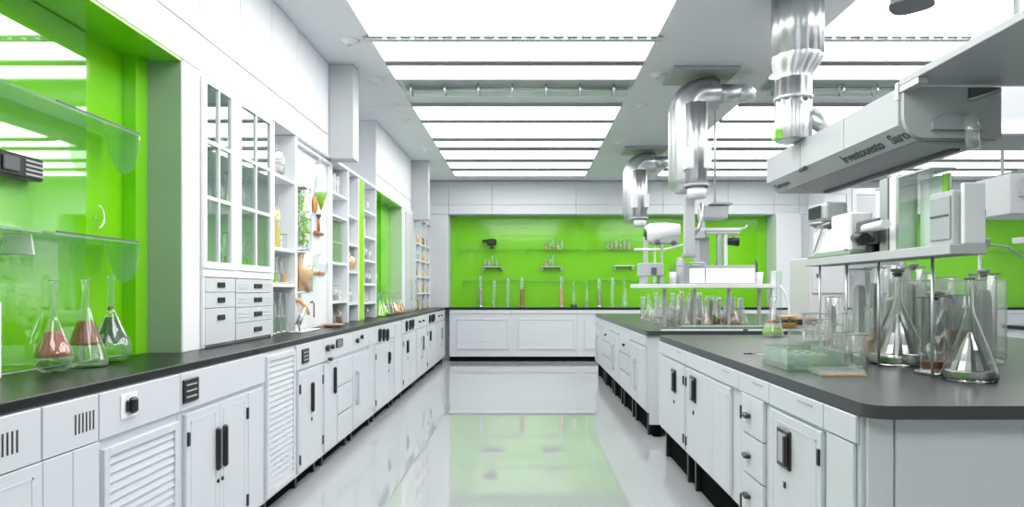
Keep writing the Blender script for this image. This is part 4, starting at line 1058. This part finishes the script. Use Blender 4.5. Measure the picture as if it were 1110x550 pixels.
# ------------------------------------------------------------------ glassware on the near bench
nb = 'glassware on the near bench'
PLACED = [(1.53, u_, .008) for u_ in (2.43, 2.80, 3.08, 3.36)]
def clear_spot(p, R):
    # slide a vessel straight away from its neighbours until it stands free
    x, y, z = p
    for _ in range(200):
        if all((x-a)**2+(y-b)**2 > (R+r+.004)**2 for a, b, r in PLACED): break
        x, y = x*(1+.012/y), y+.012
    PLACED.append((x, y, R)); return (x, y, z)
def nv(kind, px, py, ptop, w, label, rn=None, **k):
    p = on(px, py, IT+.001); sc_ = F/p[1]; h = (py-ptop)/sc_; R = w/2/sc_
    p = clear_spot(p, R*1.02)
    if kind == 'graduated_cylinder': R /= 1.45
    return vessel(kind, p, R, h, rn, label, nb, **k)
hero1 = nv('erlenmeyer_flask', 1051, 412, 302, 54, 'big conical flask of silvery sediment, nearest on the near bench', .013, thick=True, liquid=[('silver', .03, .10)])
hero2 = nv('erlenmeyer_flask', 973, 397, 296, 62, 'wide conical flask with grey stopper left of the tall cylinders', .017, thick=True, liquid=[('silver', .03, .12)], extra='stopper')
nv('graduated_cylinder', 1013, 412, 322, 44, 'thick tall cylinder with brown deposit in front of the glass case', None, thick=True, liquid=[('copper', .06, .16)], extra='stopper')
nv('graduated_cylinder', 1042, 396, 320, 34, 'tall cylinder just behind the silvery conical flask', None, liquid='terracotta', hi=.5)
nv('graduated_cylinder', 1066, 394, 297, 36, 'tallest cylinder with grey stopper, rightmost on the near bench', None, extra='stopper')
nv('graduated_cylinder', 932, 388, 292, 30, 'tall slim cylinder behind the wide conical flask', None)
nv('graduated_cylinder', 948, 384, 290, 26, 'slim cylinder second behind the wide conical flask', None, liquid='peach', hi=.3)
nv('graduated_cylinder', 990, 386, 290, 30, 'tall cylinder between the conical flask and the glass case', None, extra='stopper')
nv('erlenmeyer_flask', 915, 390, 318, 34, 'conical flask left of the slim cylinders', .012, liquid='pink', hi=.15)
nv('beaker', 920, 399, 362, 34, 'low wide beaker at the front of the glass tray', None, liquid='clearliq', hi=.5)
nv('test_tube', 893, 397, 346, 11, 'slender tube with brown collar standing by the tray', None, liquid='peach', hi=.3, extra=None)
nv('test_tube', 907, 395, 352, 11, 'slender clear tube beside the brown collared one', None)
nv('test_tube', 919, 395, 340, 11, 'third slender tube, tallest by the tray', None, liquid='pink', hi=.2)
nv('erlenmeyer_flask', 930, 398, 330, 30, 'conical flask in front of the slim cylinders', .012)
nv('beaker', 868, 388, 358, 26, 'clear beaker on the left behind the glass tray', None, liquid='clearliq', hi=.6)
nv('graduated_cylinder', 1004, 382, 296, 24, 'slim cylinder inside the shadow of the raised shelf', None)
nv('graduated_cylinder', 1026, 384, 300, 24, 'narrow cylinder behind the thick stoppered one', None, liquid='silver', hi=.5)
nv('erlenmeyer_flask', 958, 378, 318, 30, 'small conical flask at the back behind the wide one', .01)
nv('test_tube', 942, 392, 335, 9, 'thin tube leaning space left of the wide conical flask', None, liquid='peach', hi=.4)
def facets(o, R, h, k=9):
    m = MB(); m2 = m
    prof = [(R*.90, .006), (R*.98, .02*h/.2), (R*.72, .28*h), (R*.50, .45*h), (R*.26, .60*h), (.006, .70*h)]
    pts = [(0, 0, z) for r, z in prof]
    rings = []
    for r, z in prof:
        rings.append([m.bm.verts.new((r*(1-.16*(j % 2))*math.cos(2*PI*j/(2*k)), r*(1-.16*(j % 2))*math.sin(2*PI*j/(2*k)), z)) for j in range(2*k)])
    for a, b in zip(rings, rings[1:]):
        for j in range(2*k): m.bm.faces.new((a[j], a[(j+1) % (2*k)], b[(j+1) % (2*k)], b[j]))
    c = m.build('silvery_glint_core', 'glint_white'); c.parent = o  # added white core standing in for silvery refractions in the flask glass
facets(hero1, .068, .25); facets(hero2, .078, .31)
nv('graduated_cylinder', 964, 376, 286, 24, 'tall cylinder deep behind the wide conical flask', None, liquid='silver', hi=.6)
nv('graduated_cylinder', 978, 372, 288, 24, 'tall cylinder deepest behind the wide flask, beside the glass case', None)
nv('erlenmeyer_flask', 940, 374, 316, 34, 'conical flask with pinkish base at the back of the near group', .012, liquid='pink', hi=.2)
nv('graduated_cylinder', 902, 378, 322, 20, 'short cylinder behind the glass tray', None, liquid='peach', hi=.2)
nv('beaker', 884, 380, 340, 26, 'tall beaker behind the glass tray', None, liquid='palegreen', hi=.3)
nv('test_tube', 886, 392, 350, 9, 'thin tube nearest the left beaker', None)
# tray with small dishes
t = thing('glass_tray', 'low rectangular glass tray of green tinted dishes on the near bench', 'tray', (1.24, 2.65, IT))
def gbox(x0, x1, y0, y1, z0, z1, w=.004):
    m = MB(); m.box(x0, x1, y0, y1, z0, z0+w); m.box(x0, x0+w, y0, y1, z0+w, z1); m.box(x1-w, x1, y0, y1, z0+w, z1)
    m.box(x0+w, x1-w, y0, y0+w, z0+w, z1); m.box(x0+w, x1-w, y1-w, y1, z0+w, z1); return m
gbox(1.06, 1.28, 2.62, 2.90, IT+.001, IT+.085).build('box', 'sheetg', t)
rr = random.Random(5)
for i in range(12):
    x_, y_ = 1.095+.05*(i % 4), 2.68+.08*(i//4)
    m = MB(); m.lathe([(.022, IT+.007), (.024, IT+.06), (.020, IT+.064)], (x_, y_, 0), 14); m.build('dish', 'glass', t)
    if i % 2 == 0: MB().lathe([(0, IT+.008), (.020, IT+.008), (.020, IT+.03), (0, IT+.03)], (x_, y_, 0), 12).build('liquid', ['palegreen', 'peach', 'leaf'][i % 3], t)
t = thing('glass_tray', 'small flat glass plate with pinkish rim in front of the tray', 'tray', (1.12, 2.55, IT))
gbox(1.13, 1.30, 2.47, 2.585, IT+.001, IT+.022).build('plate', 'glass', t); MB().box(1.128, 1.302, 2.466, 2.47, IT+.001, IT+.008).build('rim', 'peach', t)
t = thing('glass_pipette', 'thin glass pipette lying on the worktop left of the tray', 'pipette', (1.1, 3.1, IT))
pa, pb = on(806, 383.5, IT+.008), on(852, 384, IT+.008)
MB().tube([pa, (pa[0]*.5+pb[0]*.5, pa[1]*.5+pb[1]*.5, IT+.008), pb], [.003, .005, .006], 10).build('tube', 'clear2', t)
MB().tube([(pb[0]-.06, pb[1], IT+.008), (pb[0]-.02, pb[1], IT+.008)], .0075, 10).build('collar', 'grey', t)
# tall glass case behind the cylinders
t = thing('glass_case', 'tall rectangular clear glass case around the right-hand cylinders', 'glass case', (1.74, 2.5, IT))
a, b_ = on(998, 388, IT)[0], on(1092, 388, IT)[0]
y0 = on(1040, 388, IT)[1]
for (x0_, x1_, ya, yb) in ((a, b_, y0+.24, y0+.243), (a, a+.003, y0, y0+.24), (b_-.003, b_, y0, y0+.24)): MB().box(x0_, x1_, ya, yb, IT+.001, 1.235).build('pane', 'glass', t)
m = MB()
for x_ in (a, b_-.008):
    for y_ in (y0, y0+.235): m.box(x_, x_+.008, y_, y_+.008, IT+.001, 1.235)
m.build('edge_post', 'sheet', t)
m = MB(); m.box(a, b_, y0, y0+.006, 1.235, 1.242); m.box(a, b_, y0+.237, y0+.243, 1.235, 1.242); m.box(a, a+.006, y0+.006, y0+.237, 1.235, 1.242); m.box(b_-.006, b_, y0+.006, y0+.237, 1.235, 1.242); m.build('top_rim', 'whiteplastic', t)
MB().tube([(a+.05, y0+.3, 1.13), (b_+.02, y0+.3, 1.13)], .012, 12).build('wooden_rod', 'copper', t)
MB().tube([(b_+.02, y0+.3, 1.13), (b_+.09, y0+.3, 1.127)], .009, 12).build('rod_tip', 'ink', t)
vessel('graduated_cylinder', ((a+b_)/2-.03, y0+.12, IT+.002), .03, .30, None, 'cylinder of terracotta grains inside the glass case', nb, 'terracotta', hi=.3, extra='stopper')
vessel('graduated_cylinder', ((a+b_)/2+.08, y0+.13, IT+.002), .028, .29, None, 'right-hand cylinder of brown grains inside the glass case', nb, 'copper', hi=.4)

# ------------------------------------------------------------------ far bench: shelf, backlit sheet, instruments
FY = 5.62
def fx(px, y=FY): return (px-VX)*y/F
def fz(py, y=FY): return EYE-(py-VY)*y/F
t = thing('bench_shelf', 'long pale shelf over the far bench carrying the backlit sheet', 'shelf', (fx(770), FY+.1, IT))
MB().box(fx(692), fx(840), FY, FY+.44, fz(312.5), fz(308), .003).build('shelf_board', 'frame', t)
for px in (724, 757, 795, 829): MB().box(fx(px)-.012, fx(px)+.012, FY+.12, FY+.15, IT+.001, fz(312.5)-.001).build('post', 'dullsteel', t)
ST = fz(308)+.001
t = thing('light_box', 'long backlit white sheet with faint grey marks on the shelf', 'light box', (fx(785), FY+.05, ST))
MB().box(fx(744), fx(821), FY+.05, FY+.09, ST, fz(287.5), .004).build('housing', 'midgrey', t)
MB().box(fx(746), fx(820), FY+.044, FY+.05, ST+.008, fz(291), .001).build('screen', 'backlit', t)
m = MB(); rr = random.Random(2)
for gx_, gy_ in ((769, 297), (773, 299), (777, 295), (787, 294), (787, 298), (787, 302), (798, 299), (807, 295), (811, 294), (811, 298), (815, 296), (815, 300), (752, 297), (757, 302), (763, 296)):
    m.box(fx(gx_)-.010, fx(gx_)+.012, FY+.0425, FY+.044, fz(gy_), fz(gy_)+.005); m.box(fx(gx_), fx(gx_)+.004, FY+.0425, FY+.044, fz(gy_)-.014, fz(gy_))
m.build('markings', 'grey', t)
t = thing('wire_frame', 'thin steel wire frame in front of the backlit sheet', 'frame', (fx(757), FY+.02, ST))
MB().tube([(fx(747), FY+.02, fz(285)), (fx(763), FY+.02, fz(285)), (fx(765), FY+.02, fz(288)), (fx(765), FY+.02, ST)], .007, 8).build('wire', 'dullsteel', t)
MB().box(fx(742), fx(748), FY+.01, FY+.03, ST, fz(284), .002).build('stand', 'grey', t)
t = thing('white_cup', 'square white cup holding one black pen at the right shelf end', 'cup', (fx(828), FY+.1, ST))
m = MB(); m.lathe([(0, ST), (.035, ST), (.045, fz(295)), (.040, fz(295)), (.032, ST+.006), (0, ST+.006)], (fx(827), FY+.12, 0), 20); m.build('cup', 'whiteplastic', t)
MB().tube([(fx(826), FY+.12, ST+.01), (fx(825.5), FY+.12, fz(284)), (fx(824), FY+.12, fz(281))], .009, 10).build('pen', 'ink', t)
t = thing('white_cup', 'white cup bristling with thin dark sticks, left on the shelf', 'cup', (fx(733), FY+.1, ST))
m = MB(); m.lathe([(0, ST), (.03, ST), (.034, fz(294.5)), (.030, fz(294.5)), (.027, ST+.006), (0, ST+.006)], (fx(733), FY+.12, 0), 20); m.build('cup', 'whiteplastic', t)
for i in range(7): MB().tube([(fx(731)+i*.004, FY+.12, ST+.02), (fx(728.5)+i*.011, FY+.115+.004*i, fz(290-(i % 3)*2))], .0025, 6).build('stick', 'ink', t)
t = thing('grey_cylinder_can', 'grey upright can standing behind the wire frame', 'can', (fx(744), FY+.18, ST))
MB().lathe([(0, ST), (.034, ST), (.036, ST+.01), (.036, fz(285)), (.025, fz(281)), (.025, fz(278)), (0, fz(278))], (fx(743), FY+.2, 0), 24).build('can', 'midgrey', t)
MB().lathe([(.037, fz(288)), (.039, fz(288)), (.039, fz(287)), (.037, fz(287))], (fx(743), FY+.2, 0), 24).build('band', 'grey', t)
t = thing('grey_meter', 'pale grey bench meter with a dark doorway, left shelf end', 'meter', (fx(708), FY+.1, ST))
MB().box(fx(695), fx(721), FY+.05, FY+.2, fz(299.5), fz(285), .006).build('head', 'midgrey', t)
MB().box(fx(717), fx(721), FY+.06, FY+.19, ST, fz(299.5), .003).build('leg', 'midgrey', t); MB().box(fx(697), fx(701), FY+.06, FY+.19, ST, fz(299.5), .003).build('leg', 'midgrey', t)
MB().box(fx(707), fx(713), FY+.044, FY+.05, fz(298), fz(290), .002).build('screen', 'ink', t)
MB().box(fx(700), fx(727), FY+.01, FY+.22, ST, ST+.012, .003).build('tray', 'sheetg', t)
vessel('glass_bottle', (fx(735), FY+.21, ST), .022, .10, .01, 'little clear bottle behind the stick filled cup', None, 'amber')
# gantry above the far bench
GY = 5.9
def hx(px): return (px-VX)*GY/F
def hz(py): return EYE-(py-VY)*GY/F
t = thing('instrument_gantry', 'white horizontal arm on two tall grey posts over the far bench', 'gantry', (hx(770), GY, IT))
MB().box(hx(748), hx(802), GY-.04, GY+.04, hz(251), hz(247.5), .004).build('arm', 'frame', t)
MB().tube([(hx(802), GY, hz(248)), (hx(808), GY, hz(247)), (hx(810), GY, hz(244))], .008, 8).build('arm_tip', 'whiteplastic', t)
MB().box(hx(748), hx(763), GY-.05, GY+.05, hz(259), hz(251), .006).build('carriage', 'midgrey', t)
MB().box(hx(764), hx(801), GY-.03, GY+.03, hz(254), hz(251), .004).build('under_rail', 'dullsteel', t)
MB().box(hx(752), hx(758), GY-.02, GY+.03, ST, hz(259), .003).build('post', 'midgrey', t)
MB().box(hx(777), hx(781), GY-.02, GY+.03, ST, hz(253), .003).build('post', 'steel', t)
MB().box(hx(784), hx(788), GY-.02, GY+.03, ST, hz(253), .003).build('post', 'frame', t)
MB().box(hx(760), hx(771), GY+.06, GY+.10, ST, hz(256), .003).build('back_plate', 'midgrey', t)
MB().tube([(hx(788), GY, hz(262)), (hx(800), GY, hz(262))], [.030, .045], 16).build('camera_head', 'black', t)
MB().tube([(hx(795), GY, hz(259)), (hx(795), GY, hz(253))], .008, 8).build('camera_stem', 'dullsteel', t)
t = thing('hanging_post', 'grey square post hanging from the middle steel duct to the instrument below', 'post', (1.43, 5.5, 1.5))
MB().box(1.345, 1.425, 5.44, 5.52, 1.50, 1.969, .004).build('column', 'midgrey', t); MB().box(1.33, 1.44, 5.43, 5.53, 1.47, 1.50, .004).build('collar', 'grey', t)
MB().tube([(1.425, 5.48, 1.66), (1.47, 5.48, 1.72), (1.49, 5.48, 1.80), (1.49, 5.48, 1.93)], .016, 10).build('side_pipe', 'steel', t)
t = thing('projector_unit', 'white boxy unit with a grey tilted lid by the second duct', 'instrument', (hx(772), 6.0, hz(238)))
MB().box(hx(759), hx(786), GY-.1, GY+.1, hz(238.5), hz(224), .015, 2).build('body', 'midgrey', t)
MB().prism([(hx(765), hz(223.5)), (hx(790), hz(223.5)), (hx(789), hz(221.2)), (hx(769), hz(221.2))], 'y', GY-.12, GY+.1).build('lid', 'grey', t)
MB().tube([(hx(762), GY, hz(238.5)), (hx(762), GY, hz(247.6))], .022, 12).build('neck', 'whiteplastic', t)
MB().tube([(hx(775), GY, hz(221)), (hx(775), GY, CEIL-.001)], .010, 10).build('hanger', 'dullsteel', t)
t = thing('rotary_analyser', 'white barrel instrument with a dark green end on a thin swept arm', 'instrument', (hx(718), 6.0, IT))
MB().tube([(hx(702), 6.0, hz(253)), (hx(709), 6.0, hz(252)), (hx(724), 6.0, hz(249)), (hx(739), 6.0, hz(249))], [.07, .095, .075, .06], 28).build('barrel', 'whiteplastic', t)
MB().lathe([(0, -.012), (.060, -.010), (.064, 0)], (hx(702)-.001, 6.0, hz(253)), 24, 'x').build('end_disc', 'greenliq', t)
MB().box(hx(707), hx(738), 5.95, 6.05, hz(264), hz(256), .01).build('undercarriage', 'grey', t)
for px in (714, 731): MB().lathe([(0, -.02), (.022, -.02), (.022, .02), (0, .02)], (hx(px), 5.94, hz(263)), 14, 'y').build('knob', 'ink', t)
MB().tube([(hx(689), 5.97, hz(270)), (hx(722), 5.97, hz(270)), (hx(738), 5.97, hz(266)), (hx(752), 5.97, hz(262))], .011, 10).build('swept_arm', 'whiteplastic', t)
MB().box(hx(700), hx(704), 5.97, 6.03, ST, hz(256), .003).build('post', 'midgrey', t)
MB().box(hx(711), hx(713), 5.98, 6.02, ST, hz(264), .002).build('post', 'palegreen', t)
MB().box(hx(718), hx(720), 5.95, 5.98, ST, hz(264), .002).build('post', 'dullsteel', t)

# glassware crowd on the far bench: three rows
fb_ = 'glassware on the far bench'
rr = random.Random(21)
rowdefs = [('front', 5.95, 732, 808, 15), ('middle', 6.3, 712, 806, 19), ('back', 6.8, 702, 802, 20), ('rear', 7.5, 694, 770, 12)]
for rn_, y, a, b, n in rowdefs:
    for i in range(n):
        px = a+(b-a)*(i+.5)/n+rr.uniform(-1.2, 1.2)
        kd = ['erlenmeyer_flask', 'graduated_cylinder', 'graduated_cylinder', 'volumetric_flask', 'erlenmeyer_flask', 'beaker', 'test_tube'][rr.randrange(7)]
        wpx = {'erlenmeyer_flask': .058, 'graduated_cylinder': .026, 'volumetric_flask': .055, 'beaker': .038, 'test_tube': .014}[kd]
        h = {'erlenmeyer_flask': .25, 'graduated_cylinder': .30, 'volumetric_flask': .27, 'beaker': .14, 'test_tube': .22}[kd]*rr.uniform(.85, 1.1)
        lq = rr.choice(['peach', 'pink', None, None, 'palegreen', 'silver', None, 'leaf'])
        yo = y+((i % 2)*.13)
        q = clear_spot(((px-VX)*yo/F, yo, IT+.001), wpx*(1.47 if kd == 'graduated_cylinder' else 1.12 if kd == 'beaker' else 1.02))
        vessel(kd, q, wpx, h, .012, '%s in the %s row on the far bench, %s from the left' % (CATS[kd], rn_, ORD[i]), fb_, lq, hi=rr.uniform(.2, .5), n=14)
t = thing('glass_tray', 'shallow glass tray under the front of the far bench glassware', 'tray', (1.6, 5.6, IT))
gbox(1.32, 2.02, 5.48, 5.74, IT+.001, IT+.03).build('tray', 'sheetg', t); MB().box(1.32, 2.02, 5.474, 5.479, IT+.022, IT+.03).build('rim', 'whiteplastic', t)
t = thing('glass_edge_rail', 'thin bright glass rail along the near edge of the far bench', 'rail', (1.7, 5.22, IT))
MB().box(1.09, 2.25, 5.203, 5.209, IT+.001, IT+.014, .001).build('rail', 'whiteplastic', t)
MB().box(1.75, 1.79, 5.201, 5.211, IT+.001, IT+.018, .002).build('clip', 'ink', t)
o = vessel('erlenmeyer_flask', (on(825, 362, IT)[0], 4.95-.30, IT+.012), .075, .27, .022, 'conical flask with green and tan grains on a small dish, right of the far crowd', None, [('leaf', .03, .16), ('palegreen', .17, .28), ('pink', .32, .38)], n=28)
cx_ = o.location.x
t = thing('glass_dish', 'square glass dish under the grain filled conical flask', 'dish', (cx_, 4.65, IT))
gbox(cx_-.10, cx_+.10, 4.60, 4.74, IT+.001, IT+.011, .003).build('dish', 'sheet', t) ; MB().box(cx_-.10, cx_+.10, 4.59, 4.60, IT+.001, IT+.008).build('rim', 'dullsteel', t)
t = thing('glass_stand', 'tall clear stand with bent white tube at the right end of the far shelf', 'stand', (fx(845), FY, IT))
MB().box(fx(838), fx(842), FY+.02, FY+.06, IT+.001, fz(294), .003).build('column', 'frame', t)
MB().box(fx(843), fx(849), FY+.02, FY+.10, IT+.001, fz(294), .003).build('case', 'sheet', t)
MB().tube([(fx(846), FY, fz(310)), (fx(851), FY, fz(318)), (fx(855), FY, fz(334)), (fx(856), FY, IT+.01)], .009, 10).build('bent_tube', 'whiteplastic', t)
t = thing('sample_box', 'small glass sample box with orange grains, right of the far crowd', 'box', (fx(851), 5.5, IT))
gbox(fx(841), fx(858), 5.50, 5.62, IT+.001, fz(343), .003).build('box', 'sheet', t)
MB().box(fx(842), fx(857), 5.51, 5.61, IT+.006, IT+.045, .004).build('grains', 'amber', t); MB().box(fx(841)-.004, fx(858)+.004, 5.495, 5.625, fz(343), fz(342.2), .001).build('lid', 'peach', t)
t = thing('orange_tray', 'low tray of orange brown samples beside the far right posts', 'tray', (2.5, 6.4, IT))
MB().box(2.45, 2.95, 6.2, 6.4, IT+.001, IT+.03, .004).build('tray', 'dark', t); MB().box(2.47, 2.93, 6.21, 6.39, IT+.03, IT+.06, .01).build('samples', 'copper', t)

# ------------------------------------------------------------------ world
w = bpy.data.worlds.new('world'); SC.world = w; w.use_nodes = True
w.node_tree.nodes['Background'].inputs[0].default_value = (.9, .95, 1, 1)
w.node_tree.nodes['Background'].inputs[1].default_value = .6
